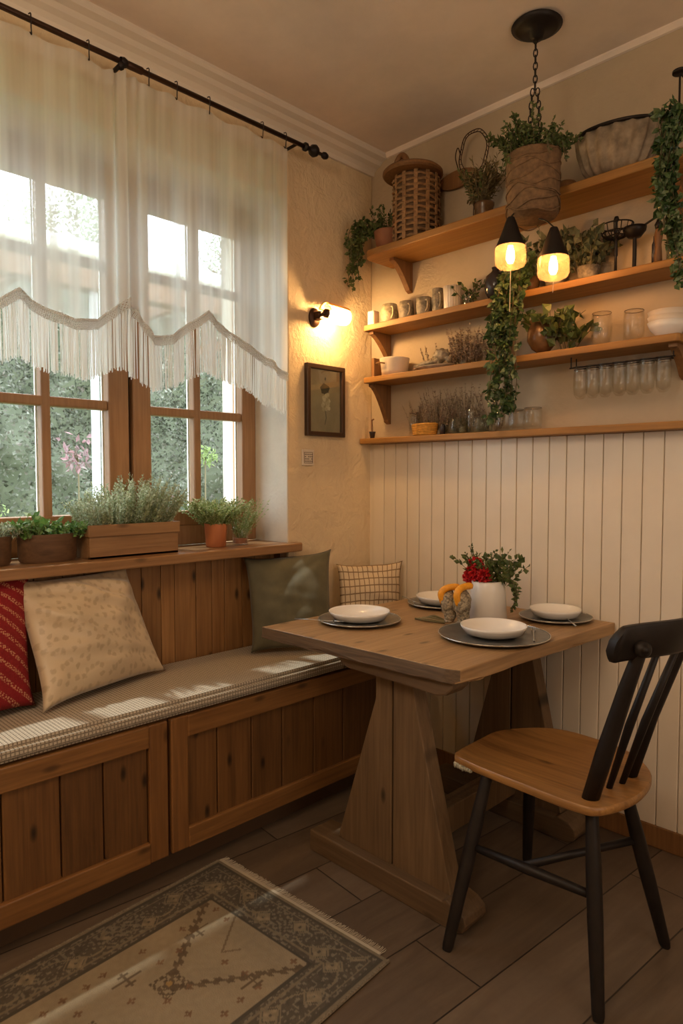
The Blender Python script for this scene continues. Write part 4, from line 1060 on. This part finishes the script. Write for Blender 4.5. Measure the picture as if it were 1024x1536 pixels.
b = bmesh.new(); lathe(b, [(0, 0), (.020, 0), (.040, .02), (.052, .05), (.048, .08), (.034, .105), (.038, .115), (.033, .115), (.03, .10), (0, .09)], 32, mat=Matrix.Translation((.900, -.085, Z3+.008)) @ Matrix.Rotation(math.radians(-8), 4, 'Y')); obj('vase', b, 'brownglaze', t, smooth=True)
def f(lb, sb):
    spray(lb, sb, (.93, -.085, Z3+.05), 14, .12, .03, .03, .044, .036, 4, .9, .25, stem_r=.0018)
    spray(lb, sb, (.985, -.085, Z3+.01), 12, .11, .03, .03, .040, .034, 4, .6, .25, stem_r=.0018)
    vine(lb, sb, [(.90, -.09, Z3+.115), (.87, -.10, Z3+.14), (.84, -.11, Z3+.12)], 3, .01, .034, .028, 60)
leaves('foliage', 'olive', t, f)
MAT['glassrim'] = plain('thick_glass_rim', (.16, .12, .085), .15, .3)
def rimring(o, x, y, z, r):
    b = bmesh.new(); tube(b, [(x+r*math.cos(a), y+r*math.sin(a), z) for a in np.linspace(0, 2*PI, 30, endpoint=False)], .0011, 5, closed=True)
    obj('rim', b, 'glassrim', o, smooth=True)
def tumbler(x, y, z, r, h, label, name='drinking_glass', group=None, flare=1.0, cat='glass', mat='glass'):
    b = bmesh.new(); lathe(b, [(0, .001), (r*.8, .001), (r*.93, .005), (r*flare, h*.35), (r*flare, h*.8), (r*.93*flare, h), (r*.86*flare, h), (r*.9*flare, h*.8), (r*.9*flare, h*.35), (r*.8, .012), (0, .010)], 30, (x, y, z), .0)
    o = tag(obj(name, b, mat, smooth=True), label, cat, group)
    bpy.context.view_layer.update(); rimring(o, x, y, z+h, r*.9*flare); return o
tumbler(1.110, -.09, Z3, .033, .108, 'clear glass on the third shelf, nearer the brown vase', group='pair of glasses on the third shelf')
tumbler(1.215, -.09, Z3, .032, .098, 'clear glass on the third shelf, next to the white bowls', group='pair of glasses on the third shelf')
for k in range(3):
    b = bmesh.new(); z = Z3+k*.016
    lathe(b, [(0, 0.002), (.030, 0.002), (.034, .006), (.052, .026), (.060, .046), (.057, .046), (.048, .026), (.03, .010), (0, .009)], 40, (1.318, -.085, z+.0003*k))
    tag(obj('stacked_bowl', b, 'cream' if k else 'white', smooth=True), ('white bowl at the bottom of the stack on the third shelf', 'white bowl in the middle of the stack on the third shelf', 'white bowl on top of the stack on the third shelf')[k], 'bowl', 'stacked white bowls')
# hanging glasses on a rail under the third shelf
t = thing('glass_rail', 'thin dark metal rail with hooks holding glasses under third shelf', 'rail', (1.16, -.08, 1.595))
b = bmesh.new(); tube(b, [(1.005, -.098, 1.592), (1.345, -.098, 1.592)], .0025, 8); tube(b, [(1.005, -.060, 1.592), (1.345, -.060, 1.592)], .0025, 8); obj('rail', b, 'iron', t)
b = bmesh.new()
for x in (1.01, 1.34):
    for y in (-.098, -.060): tube(b, [(x, y, 1.592), (x, y, 1.629)], .002, 6)
obj('hanger', b, 'iron', t)
xs = [1.035, 1.078, 1.121, 1.168, 1.210, 1.256, 1.305]
wh = ['leftmost glass hanging under the third shelf', 'second hanging glass from the left', 'third hanging glass from the left', 'middle one of the seven hanging glasses', 'third hanging glass from the right', 'second hanging glass from the right', 'rightmost glass hanging under the third shelf']
for i, x in enumerate(xs):
    r = .0235; b = bmesh.new(); z = 1.486
    lathe(b, [(0, 0), (r*.5, .002), (r*.9, .016), (r*1.03, .045), (r*1.0, .080), (r*.86, .100), (r*.98, .1085), (r*1.08, .1085), (r*.9, .099), (r*.9, .08), (r*.93, .045), (r*.8, .018), (0, .006)], 30, (x, -.079, z)); o = tag(obj('hanging_glass', b, 'glass', smooth=True), wh[i], 'glass', 'glasses hanging under the third shelf'); rimring(o, x, -.079, z+.1085, r*1.04); rimring(o, x, -.079, z+.0985, r*.9)

# ---- ledge items
b = bmesh.new(); lathe(b, [(0, 0), (.009, 0), (.010, .05), (.005, .065), (.005, .092), (.007, .096), (0, .096)], 16, (.020, -.052, Z4)); tag(obj('slim_vial', b, 'glass', smooth=True), 'tiny slim vial at the left end of the ledge', 'bottle')
t = thing('miniature_pot', 'tiny dark pot with a stubby twig at the left of the ledge', 'ornament', (.055, -.055, Z4))
b = bmesh.new(); lathe(b, [(0, 0), (.010, 0), (.014, .026), (.016, .03), (.012, .03), (0, .026)], 18, (.055, -.055, Z4)); obj('pot', b, 'darkglaze', t, smooth=True)
b = bmesh.new(); tube(b, bezier([(.055, -.055, Z4+.026), (.053, -.055, Z4+.055), (.052, -.055, Z4+.080), (.066, -.058, Z4+.084)], 4), .0035, 6); obj('twig', b, 'bracket', t)
t = thing('yellow_basket', 'small yellow woven basket on the ledge', 'basket', (.350, -.055, Z4))
b = bmesh.new(); lathe(b, [(0, 0), (.042, 0), (.050, .02), (.052, .042), (.048, .050), (.046, .042), (.04, .012), (0, .010)], 40, mat=Matrix.Translation((.350, -.055, Z4)) @ Matrix.Diagonal((1.15, .62, 1, 1))); obj('basket_body', b, 'ywicker', t, smooth=True)
b = bmesh.new()
for j in range(7): 
    tube(b, [(.350+.0555*1.10*(.9+.03*j*(1-.07*j))*math.cos(a), -.055+.0335*(.9+.03*j*(1-.07*j))*math.sin(a), Z4+.005+j*.0066) for a in np.linspace(0, 2*PI, 40, endpoint=False)], .0035, 5, closed=True)
obj('woven_rings', b, 'ywicker', t, smooth=True)
tumbler(.288, -.048, Z4, .022, .098, 'clear glass behind the yellow basket on the ledge')
b = bmesh.new(); lathe(b, [(0, 0), (.010, 0), (.011, .03), (.007, .042), (0, .044)], 16, (.445, -.06, Z4)); tag(obj('black_vial', b, 'darkglaze', smooth=True), 'small black vial right of the yellow basket', 'bottle')
jar(.515, -.048, Z4, .042, .060, 'grey-green glass jar right of the black vial', name='glass_jar')
jar(.628, -.050, Z4, .036, .056, 'small greenish jar at the foot of the ivy', name='glass_jar')
jar(.575, -.046, Z4, .019, .100, 'slim clear bottle between two greenish jars', 'glass', name='glass_bottle')
tumbler(.722, -.050, Z4, .036, .078, 'clear tumbler right under the ivy tip', group='tumblers on the ledge', name='glass_tumbler')
tumbler(.775, -.047, Z4, .030, .076, 'clear tumbler in the middle of the three on the ledge', group='tumblers on the ledge', name='glass_tumbler')
tumbler(.842, -.050, Z4, .034, .078, 'rightmost clear tumbler on the ledge', group='tumblers on the ledge', name='glass_tumbler')
bunch(.300, -.027, Z4, 34, .16, .034, 'dried flower bunch behind the yellow basket on the ledge')
bunch(.402, -.028, Z4, 70, .19, .042, 'dense dried flower bunch between yellow basket and jars')
bunch(.515, -.017, Z4, 60, .19, .042, 'brown dried flower bunch behind the grey-green jar')
bunch(.650, -.015, Z4, 40, .19, .040, 'dried flower bunch on the ledge partly behind the ivy tip')

# ================================================================= WALL ITEMS
# picture frame (left wall)
t = thing('picture_frame', 'dark framed botanical print on the wall beside the window', 'picture', (.0, -.305, 1.40))
Y0, Y1, Q0, Q1 = -.413, -.192, 1.395, 1.695
b = bmesh.new(); w_ = .020
box(b, .001, .022, Y0, Y1, Q0, Q0+w_, .003); box(b, .001, .022, Y0, Y1, Q1-w_, Q1, .003); box(b, .001, .022, Y0, Y0+w_, Q0+w_*.9, Q1-w_*.9, .003); box(b, .001, .022, Y1-w_, Y1, Q0+w_*.9, Q1-w_*.9, .003)
obj('frame', b, plain('dark_walnut_frame', (.045, .024, .014), .35), t)
b = bmesh.new(); box(b, .001, .008, Y0+w_*.8, Y1-w_*.8, Q0+w_*.8, Q1-w_*.8); obj('mount', b, plain('aged_paper', (.40, .32, .21), .7, noise=.12, nscale=12), t)
def disc_shape(fn, n_=24): 
    b = bmesh.new(); vs = [bm_v for bm_v in [b.verts.new(fn(2*PI*k/n_)) for k in range(n_)]]; b.faces.new(vs); return b
b = bmesh.new(); yc, zc = -.300, 1.545
def petal(b, y, z, ry, rz, x, seed=0, n_=20):
    vs = [b.verts.new((x, y+ry*(1+.15*math.sin(5*q+seed))*math.cos(q), z+rz*(1+.15*math.sin(4*q+seed))*math.sin(q))) for q in (2*PI*k/n_ for k in range(n_))]; b.faces.new(vs)
pr = bmesh.new(); petal(pr, yc-.002, zc+.050, .026, .024, .0086); tube(pr, [(.0086, yc, zc-.04), (.0086, yc+.006, zc-.07), (.0086, yc-.003, zc-.10)], .0012, 4); petal(pr, yc, zc+.093, .004, .008, .0086)
obj('printed_leaf', pr, plain('print_dark_green', (.085, .08, .06), .8), t)
pr = bmesh.new()
for k in range(26): petal(pr, yc+U_(-.022, .022), zc+U_(-.036, .028), .009, .009, .0088+.00008*k, k, 12)
obj('printed_blossom', pr, leafmat('print_pale_blossom', [(.66, .57, .40), (.42, .34, .22), (.75, .66, .48)], .8, 0), t)
b = bmesh.new(); box(b, .0120, .0135, Y0+w_*.8, Y1-w_*.8, Q0+w_*.8, Q1-w_*.8); obj('glazing', b, 'pane', t)
# switch plate with grille
t = thing('wall_switch', 'small square cream wall panel with dotted grille under the picture', 'switch', (0, -.397, 1.275))
b = bmesh.new(); box(b, .001, .008, -.430, -.364, 1.272, 1.338, .002); obj('plate', b, 'cream', t)
b = bmesh.new(); 
for k in range(2): box(b, .0085, .0092, -.420, -.374, 1.282+.044*k-.001, 1.282+.044*k+.001); box(b, .0085, .0092, -.420+.046*k-.001, -.420+.046*k+.001, 1.282, 1.326)
for i in range(5):
    for j in range(4):
        if (i, j) not in ((1, 2), (3, 1)): box(b, .0082, .0092, -.416+i*.0088, -.416+i*.0088+.0048, 1.287+j*.0095, 1.287+j*.0095+.0045)
obj('grille', b, plain('grey_marks', (.17, .13, .10), .6), t)
# sconce
t = thing('wall_sconce', 'lit glass wall lamp with curved metal cover beside the shelves', 'wall lamp', (0, -.35, 1.88))
b = bmesh.new(); lathe(b, [(0, 0), (.030, 0), (.028, .010), (.012, .016), (0, .016)], 30, mat=Matrix.Translation((.001, -.358, 1.886)) @ Matrix.Rotation(PI/2, 4, 'Y') @ Matrix.Diagonal((1.35, 1, 1, 1))); obj('wall_plate', b, 'bronze', t, smooth=True)
b = bmesh.new(); box(b, .012, .050, -.372, -.346, 1.872, 1.906, .004); obj('arm', b, 'bronze', t)
b = bmesh.new(); M_ = Matrix.Translation((.075, -.335, 1.893)) @ Matrix.Rotation(math.radians(-90), 4, 'X') @ Matrix.Rotation(0, 4, 'X')
lathe(b, [(.034, -.02), (.036, .02), (.034, .085), (.032, .095)], 32, ribs=16, ribamp=.03, mat=M_); obj('glass_shade', b, 'sconceglass', t, smooth=True)
b = bmesh.new(); lathe(b, [(0, -.012), (.010, -.010), (.016, .01), (.018, .035), (.014, .055), (0, .062)], 16, mat=M_); obj('bulb', b, 'bulb_s', t, smooth=True)
b = bmesh.new(); rows = []
for i, y in enumerate(np.linspace(-.365, -.245, 8)):
    r = .042-.004*i/8; rows.append([(b.verts.new((.075+r*math.sin(a), y, 1.895+(r-.0)*math.cos(a)))) for a in np.linspace(-1.15, 1.0, 10)])
for A, B in zip(rows, rows[1:]):
    for k in range(9): b.faces.new((A[k], A[k+1], B[k+1], B[k]))
bmesh.ops.solidify(b, geom=b.faces[:], thickness=.002); obj('metal_cover', b, plain('brass_cover', (.45, .26, .09), .35, .8), t, smooth=True)
b = bmesh.new(); tube(b, [(.075, -.362, 1.893), (.075, -.350, 1.893)], .018, 14); tube(b, [(.045, -.360, 1.89), (.075, -.360, 1.893)], .008, 10); obj('socket', b, 'bronze', t, smooth=True)

# ================================================================= HANGING PLANTER, PENDANTS
HX, HY = .975, -.305
t = thing('hanging_planter', 'jute-wrapped pot of greenery hanging on a black ceiling chain', 'hanging planter', (HX, HY, 2.05))
b = bmesh.new(); lathe(b, [(0, 0), (.072, 0), (.078, -.006), (.060, -.016), (.025, -.022), (.018, -.045), (0, -.048)], 36, (HX+.005, HY, H)); obj('ceiling_canopy', b, 'black', t, smooth=True)
b = bmesh.new(); z = H-.045; k = 0
while z > 2.24:
    o2 = [V((.0062*math.cos(a), 0, .013*math.sin(a))) for a in np.linspace(0, 2*PI, 10, endpoint=False)]
    R_ = Matrix.Rotation(PI/2*(k % 2)+.3, 3, 'Z')
    for sx in ((0,) if z > 2.44 else (-.009, .009)): tube(b, [R_ @ q+V((HX+.002+sx*(1+.4*math.sin(z*30)), HY+sx*.5, z)) for q in o2], .0020, 5, closed=True)
    z -= .020; k += 1
obj('chain', b, 'iron', t)
b = bmesh.new(); lathe(b, [(0, 0.0), (.074, 0.0), (.079, .01), (.082, .10), (.083, .188), (.080, .193), (.076, .188), (.075, .02), (0, .015)], 48, (HX, HY, 2.048), .006)
obj('jute_pot', b, 'jute', t, smooth=True)
b = bmesh.new()
for k in range(9):
    z = 2.055+k*.021; tube(b, [(HX+.083*math.cos(a), HY+.083*math.sin(a), z+.014*math.sin(2*a+k*1.7)+.005*math.sin(5*a+k)+U_(-.0006, .0006)) for a in np.linspace(0, 2*PI, 50, endpoint=False)], .0022, 5, closed=True)
obj('jute_cord', b, 'jute', t, smooth=True)
b = bmesh.new(); lathe(b, [(0, 0), (.074, -.002)], 24, (HX, HY, 2.225)); obj('soil', b, 'soil', t)
def f(lb, sb):
    spray(lb, sb, (HX, HY, 2.222), 85, .118, .055, .055, .015, .011, 24, .62, .16)
    spray(lb, sb, (HX-.01, HY, 2.222), 6, .17, .04, .03, .013, .010, 18, .25, .05)
    for a in (2.6, 3.4, 5.6, 0.2, 4.4):
        vine(lb, sb, [(HX+.06*math.cos(a), HY+.06*math.sin(a), 2.24), (HX+.090*math.cos(a), HY+.09*math.sin(a), 2.265), (HX+.105*math.cos(a), HY+.105*math.sin(a), 2.20)], 2, .010, .014, .010, 150)
leaves('foliage', 'olive', t, f)
def pendant(x, y, z, s_, label, cordlen):
    t = thing('pendant_lamp', label, 'pendant lamp', (x, y, z), 'pendant lamps below the hanging planter')
    b = bmesh.new(); lathe(b, [(.0455, .058), (.042, .070), (.030, .098), (.017, .135), (.011, .150), (0, .154)], 30, (x, y, z)); obj('cap', b, 'black', t, smooth=True)
    b = bmesh.new(); lathe(b, [(.0460, .060), (.0480, .048), (.0475, .010), (.044, .001), (.030, -.006), (.0, -.014)], 36, (x, y, z)); obj('glass_shade', b, 'amber', t, smooth=True)
    b = bmesh.new(); lathe(b, [(0, .008), (.008, .010), (.013, .022), (.012, .045), (.008, .056), (.008, .062), (0, .062)], 16, (x, y, z)); obj('bulb', b, 'bulb', t, smooth=True)
    b = bmesh.new(); tube(b, [(x, y, z-.011), (x+.001, y, z-.02), (x-.001, y+.001, z-.011-cordlen)], .0011, 5); obj('pull_cord', b, 'cream', t)
    b = bmesh.new(); tube(b, bezier([(x, y, z+.152), (x+(HX-x)*.35, y+(HY-y)*.35, z+.18), (x+(HX-x)*.70, y+(HY-y)*.7, max(z+.17, 2.036))], 5), .0022, 6); obj('cord', b, 'black', t)
pendant(.945, -.385, 1.885, 1, 'lit amber glass pendant lamp, the left and higher of two', .13)
pendant(1.062, -.330, 1.838, 1, 'lit amber glass pendant lamp, the right and lower of two', .035)

# right-hand hanging ivy
t = thing('hanging_ivy', 'dark ivy hanging from a wall-mounted black rod at right edge', 'hanging plant', (1.39, -.25, 2.1))
b = bmesh.new(); lathe(b, [(0, 0), (.020, 0), (.020, .006), (0, .008)], 20, (1.392, -.25, 2.345)); tube(b, [(1.392, -.25, 2.35), (1.392, -.001, 2.35)], .005, 8); obj('wall_arm', b, 'iron', t, smooth=True)
b = bmesh.new(); tube(b, [(1.392, -.25, 2.345), (1.392, -.25, 2.235)], .003, 8); obj('rod', b, 'iron', t)
b = bmesh.new(); lathe(b, [(0, 0), (.030, 0), (.038, .05), (.034, .05), (0, .045)], 24, (1.41, -.25, 2.185)); obj('pot', b, 'brownglaze', t, smooth=True)
def f(lb, sb):
    spray(lb, sb, (1.405, -.25, 2.205), 12, .06, .035, .03, .020, .017, 7, .6, .2, lobes=True)
    vine(lb, sb, [(1.40, -.27, 2.23), (1.385, -.29, 2.19), (1.380, -.29, 2.10), (1.378, -.29, 2.02), (1.395, -.29, 1.93), (1.405, -.29, 1.84), (1.41, -.29, 1.77)], 18, .022, .023, .020, 130, outward=(0, -.5, 0))
leaves('foliage', 'ivy', t, f)

# ================================================================= WINDOW SILL PLANTS
ZS = .9565
def herb_box(x0, x1, y0, y1, h, label, mat):
    t = thing('herb_box', label, 'planter', ((x0+x1)/2, (y0+y1)/2, ZS))
    b = bmesh.new()
    box(b, x0, x1, y0, y1, ZS, ZS+.008, .001)
    for a in ((x0, x0+.012, y0, y1), (x1-.012, x1, y0, y1), (x0+.0125, x1-.0125, y0, y0+.012), (x0+.0125, x1-.0125, y1-.012, y1)): box(b, *a, ZS, ZS+h*.66, .001)
    obj('box', b, mat, t)
    b = bmesh.new()
    for a in ((x0-.005, x0+.012, y0-.005, y1+.005), (x1-.012, x1+.005, y0-.005, y1+.005), (x0+.0125, x1-.0125, y0-.005, y0+.012), (x0+.0125, x1-.0125, y1-.012, y1+.005)): box(b, *a, ZS+h*.66, ZS+h, .001)
    obj('upper_band', b, mat, t)
    b = bmesh.new(); box(b, x0+.01, x1-.01, y0+.01, y1-.01, ZS+h*.5, ZS+h*.86); obj('soil', b, 'soil', t)
    return t
t = herb_box(-.135, .0, -1.335, -1.012, .110, 'rectangular wooden box of silvery herbs on the window sill', 'box')
def f(lb, sb):
    spray(lb, sb, (-.07, -1.17, ZS+.095), 330, .150, .055, .145, .0100, .0052, 44, .42, .03, fn=lambda ox, oy: 1.0+.28*math.sin(oy*16+.8)-.10*abs(oy)/.15, stem_r=.0008, top_jit=.5)
leaves('herbs', 'herb', t, f, 'thyme')
def round_trough(x, y, rx, ry, h, label):
    t = thing('planter_trough', label, 'planter', (x, y, ZS), 'dark wooden troughs on the sill')
    b = bmesh.new(); lathe(b, [(0, 0), (.90, 0), (.96, .008), (1, h), (.94, h), (.9, h*.8), (0, h*.8)], 48, mat=Matrix.Translation((x, y, ZS)) @ Matrix.Diagonal((rx, ry, 1, 1)))
    obj('trough', b, 'trough', t, smooth=True, auto=.7)
    b = bmesh.new(); lathe(b, [(0, h*.84), (.93, h*.83)], 30, mat=Matrix.Translation((x, y, ZS)) @ Matrix.Diagonal((rx, ry, 1, 1))); obj('soil', b, 'soil', t)
    return t
t = round_trough(-.07, -1.44, .062, .092, .088, 'oval wooden trough of bright green leaves left of the herb box')
def f(lb, sb):
    spray(lb, sb, (-.07, -1.44, ZS+.072), 75, .058, .048, .085, .014, .010, 14, .5, .2)
    spray(lb, sb, (-.06, -1.50, ZS+.072), 14, .085, .025, .03, .028, .022, 6, .4, .2)
leaves('foliage', 'lettuce', t, f)
t = round_trough(-.07, -1.64, .062, .090, .088, 'wooden trough cut off by the left edge, silvery green plant')
def f(lb, sb): spray(lb, sb, (-.07, -1.63, ZS+.072), 80, .065, .048, .085, .012, .008, 14, .5, .2)
leaves('foliage', 'herb', t, f)
px, py = -.07, -.805
t = thing('potted_herb', 'copper pot with rounded bushy thyme on the window sill', 'potted plant', (px, py, ZS))
b = bmesh.new(); lathe(b, [(0, 0), (.036, 0), (.038, .003), (.044, .085), (.0445, .09), (.041, .09), (.040, .08), (0, .078)], 28, (px, py, ZS)); obj('pot', b, 'copper', t, smooth=True, auto=.7)
def f(lb, sb): spray(lb, sb, (px, py, ZS+.075), 230, .120, .030, .030, .0100, .0065, 24, .85, .10, stem_r=.0008, top_jit=.35)
leaves('thyme', 'thyme', t, f, 'thyme')
px, py = -.07, -.690
t = thing('jar_plant', 'clear glass jar with spiky yellow-green plant near window frame', 'potted plant', (px, py, ZS))
b = bmesh.new(); lathe(b, [(0, .001), (.030, .001), (.032, .006), (.032, .062), (.029, .07), (.027, .07), (.030, .06), (.029, .006), (0, .005)], 26, (px, py, ZS)); obj('jar', b, 'glass', t, smooth=True)
b = bmesh.new(); lathe(b, [(0, .006), (.028, .006), (.028, .026), (0, .028)], 22, (px, py, ZS)); obj('soil', b, 'terracotta', t)
def f(lb, sb):
    spray(lb, sb, (px, py, ZS+.026), 60, .165, .018, .018, .010, .004, 20, .55, .04, stem_r=.0008, top_jit=.45)
leaves('stalks', 'thyme', t, f, 'thyme')

# ================================================================= CURTAINS
m = NT('sheer_voile'); co = m.coord()
sp = m.n('ShaderNodeSeparateXYZ', {0: co}); 
wv = m.n('ShaderNodeTexNoise', {'Vector': m.n('ShaderNodeMapping', {0: co, 3: (1, 24, .8)}).outputs[0], 'Scale': 1.0, 'Detail': 2}).outputs[0]
a = m.ramp(wv, [(.3, (.50,)*3), (.5, (.68,)*3), (.66, (.90,)*3)])
tr = m.n('ShaderNodeBsdfTransparent', {0: (1, 1, 1, 1)}).outputs[0]
df = m.n('ShaderNodeMixShader', {0: .68, 1: m.n('ShaderNodeBsdfDiffuse', {0: (.88, .86, .82, 1)}).outputs[0], 2: m.n('ShaderNodeBsdfTranslucent', {0: (.93, .92, .89, 1)}).outputs[0]}).outputs[0]
MAT['voile'] = m.done(m.n('ShaderNodeMixShader', {0: a, 1: tr, 2: df}).outputs[0])
m = NT('white_thread')
df = m.n('ShaderNodeMixShader', {0: .62, 1: m.n('ShaderNodeBsdfDiffuse', {0: (.95, .95, .94, 1)}).outputs[0], 2: m.n('ShaderNodeBsdfTranslucent', {0: (.9, .89, .86, 1)}).outputs[0]}).outputs[0]
MAT['thread'] = m.done(df)
TOPS = [(-2.10, 1.79), (-2.02, 1.74), (-1.90, 1.70), (-1.78, 1.69), (-1.66, 1.70), (-1.62, 1.715), (-1.57, 1.752), (-1.501, 1.715), (-1.417, 1.687), (-1.336, 1.704), (-1.241, 1.786), (-1.159, 1.677), (-1.083, 1.693), (-.949, 1.794), (-.77, 1.70), (-.58, 1.622)]
BOTS = [(-2.10, 1.60), (-1.90, 1.52), (-1.70, 1.51), (-1.625, 1.536), (-1.578, 1.562), (-1.505, 1.533), (-1.386, 1.513), (-1.267, 1.564), (-1.167, 1.501), (-1.073, 1.525), (-.971, 1.584), (-.796, 1.546), (-.704, 1.495), (-.581, 1.469)]
def ip(T, y): return float(np.interp(y, [q[0] for q in T], [q[1] for q in T]))
def foldx(y, z):
    t = (2.5-z)/.9; k = .35+.65*min(1, max(0, t))
    s_ = math.sin(y*52+2.2*math.sin(y*11))*.010+.009*math.sin(y*27+2)+.0022*math.sin(y*120)
    g_ = .018*math.exp(-((y+1.245)/.05)**2)*math.sin(y*160)
    return .098+k*s_+g_
def curtain(y0, y1, label):
    t = thing('sheer_curtain', label, 'curtain', (.1, (y0+y1)/2, 1.5), 'sheer curtains')
    b = bmesh.new(); ny = int((y1-y0)/.0035); nz_ = 26; rows = []
    for i in range(ny+1):
        y = y0+(y1-y0)*i/ny; zt = 2.472-.010*(1+math.sin(y*42))*.5; zb = ip(TOPS, y)
        rows.append([b.verts.new((foldx(y, zt+(zb-zt)*j/nz_), y, zt+(zb-zt)*j/nz_)) for j in range(nz_+1)])
    for A, B in zip(rows, rows[1:]):
        for j in range(nz_): b.faces.new((A[j], B[j], B[j+1], A[j+1]))
    obj('voile', b, 'voile', t, smooth=True)
    b = bmesh.new()      # top hem and side hems
    pts = []
    rows = []
    for i in range(ny+1):
        y = y0+(y1-y0)*i/ny; zt = 2.472-.010*(1+math.sin(y*42))*.5
        rows.append([b.verts.new((foldx(y, zt)+.0015, y, zt-.045*j)) for j in (0, 1)])
    for A, B in zip(rows, rows[1:]): b.faces.new((A[0], B[0], B[1], A[1]))
    obj('heading_tape', b, 'voile', t, smooth=True)
    # braided trim: three twisted cords
    b = bmesh.new(); nn = int((y1-y0)/.004)
    nn = int((y1-y0)/.0016)
    for row in range(5):
        for ph in (0, 1):
            pts = []
            for i in range(nn+1):
                y = y0+(y1-y0)*i/nn; s_ = y*2*PI/.0105+ph*PI+row*.9
                pts.append((foldx(y, 1.7)+.003+.0016*math.cos(s_), y, ip(TOPS, y)-.002-.0062*row+.0032*math.sin(s_)))
            tube(b, pts, .0015 if row else .0024, 4)
    obj('braid_trim', b, 'thread', t, smooth=True)
    b = bmesh.new(); y = y0
    while y < y1:
        zt = ip(TOPS, y)-.028; zb = ip(BOTS, y)+U_(-.006, .010); x = foldx(y, 1.7)+U_(-.002, .004)
        dy = U_(-.0025, .0025)
        w_ = U_(.0009, .0016); c_ = U_(-.0012, .0012); dx = U_(-.002, .002)
        L_ = [(x, y, zt), (x+dx*.5, y+dy*.5, zt*.5+zb*.5), (x+dx, y+dy, zb)]
        vs = [(b.verts.new((p_[0]-c_, p_[1]-w_, p_[2])), b.verts.new((p_[0]+c_, p_[1]+w_, p_[2]))) for p_ in L_]
        for A, B in zip(vs, vs[1:]): b.faces.new((A[0], A[1], B[1], B[0]))
        y += U_(.0010, .0021) if U_(0, 1) > .03 else .005
    o = obj('fringe', b, 'thread', t); o['kind'] = 'stuff'
curtain(-2.10, -1.246, 'left sheer white curtain with scalloped tassel fringe')
curtain(-1.240, -.582, 'right sheer white curtain with scalloped tassel fringe')
# rod
t = thing('curtain_rod', 'dark metal curtain rod with ball finials above the window', 'curtain rod', (.1, -1.3, 2.5))
b = bmesh.new(); tube(b, [(.1, -2.5, 2.502), (.1, -.50, 2.502)], .0085, 14); obj('rod', b, 'bronze', t, smooth=True)
def yl(prof, c, seg=20):
    b = bmesh.new(); lathe(b, prof, seg, mat=Matrix.Translation(c) @ Matrix.Rotation(-PI/2, 4, 'X')); return b
obj('finial', yl([(.009, 0), (.016, .004), (.016, .014), (.009, .022), (.009, .035), (.020, .042), (.024, .055), (.018, .068), (.007, .076), (.006, .095), (.012, .102), (.014, .112), (.010, .124), (0, .128)], (.1, -.50, 2.502)), 'iron', t, smooth=True)
b = bmesh.new(); tube(b, [(.001, -1.245, 2.50), (.1, -1.245, 2.502)], .007, 10); merge(b, yl([(.013, -.010), (.016, 0), (.013, .010)], (.1, -1.245, 2.502))); tube(b, [(.1, -1.25, 2.50), (.115, -1.26, 2.475)], [.008, .010], 10); obj('bracket', b, 'iron', t, smooth=True)
b = bmesh.new(); tube(b, [(.001, -.53, 2.50), (.1, -.53, 2.502)], .006, 10); obj('bracket', b, 'iron', t, smooth=True)
b = yl([(.0105, 0), (.0115, .002), (.0115, .05), (.0105, .052)], (.1, -1.232, 2.502)); obj('sleeve', b, 'bronze', t, smooth=True)
names = ['curtain hook at the far left of the rod', 'curtain hook left of the rod bracket', 'curtain hook just right of the rod bracket', 'second curtain hook right of the bracket', 'third curtain hook right of the bracket', 'curtain hook second nearest to the ball finial', 'curtain hook nearest to the ball finial']
for y, lb_ in zip((-1.526, -1.36, -1.165, -1.064, -.938, -.709, -.600), names):
    b = bmesh.new(); tube(b, bezier([(.1, y, 2.516), (.1135, y, 2.512), (.1155, y, 2.498), (.110, y+.002, 2.478), (.102, y+.006, 2.462), (.096, y+.004, 2.470)], 4), .0018, 5)
    tag(obj('curtain_hook', b, 'iron', smooth=True), lb_, 'hook', 'curtain hooks on the rod')
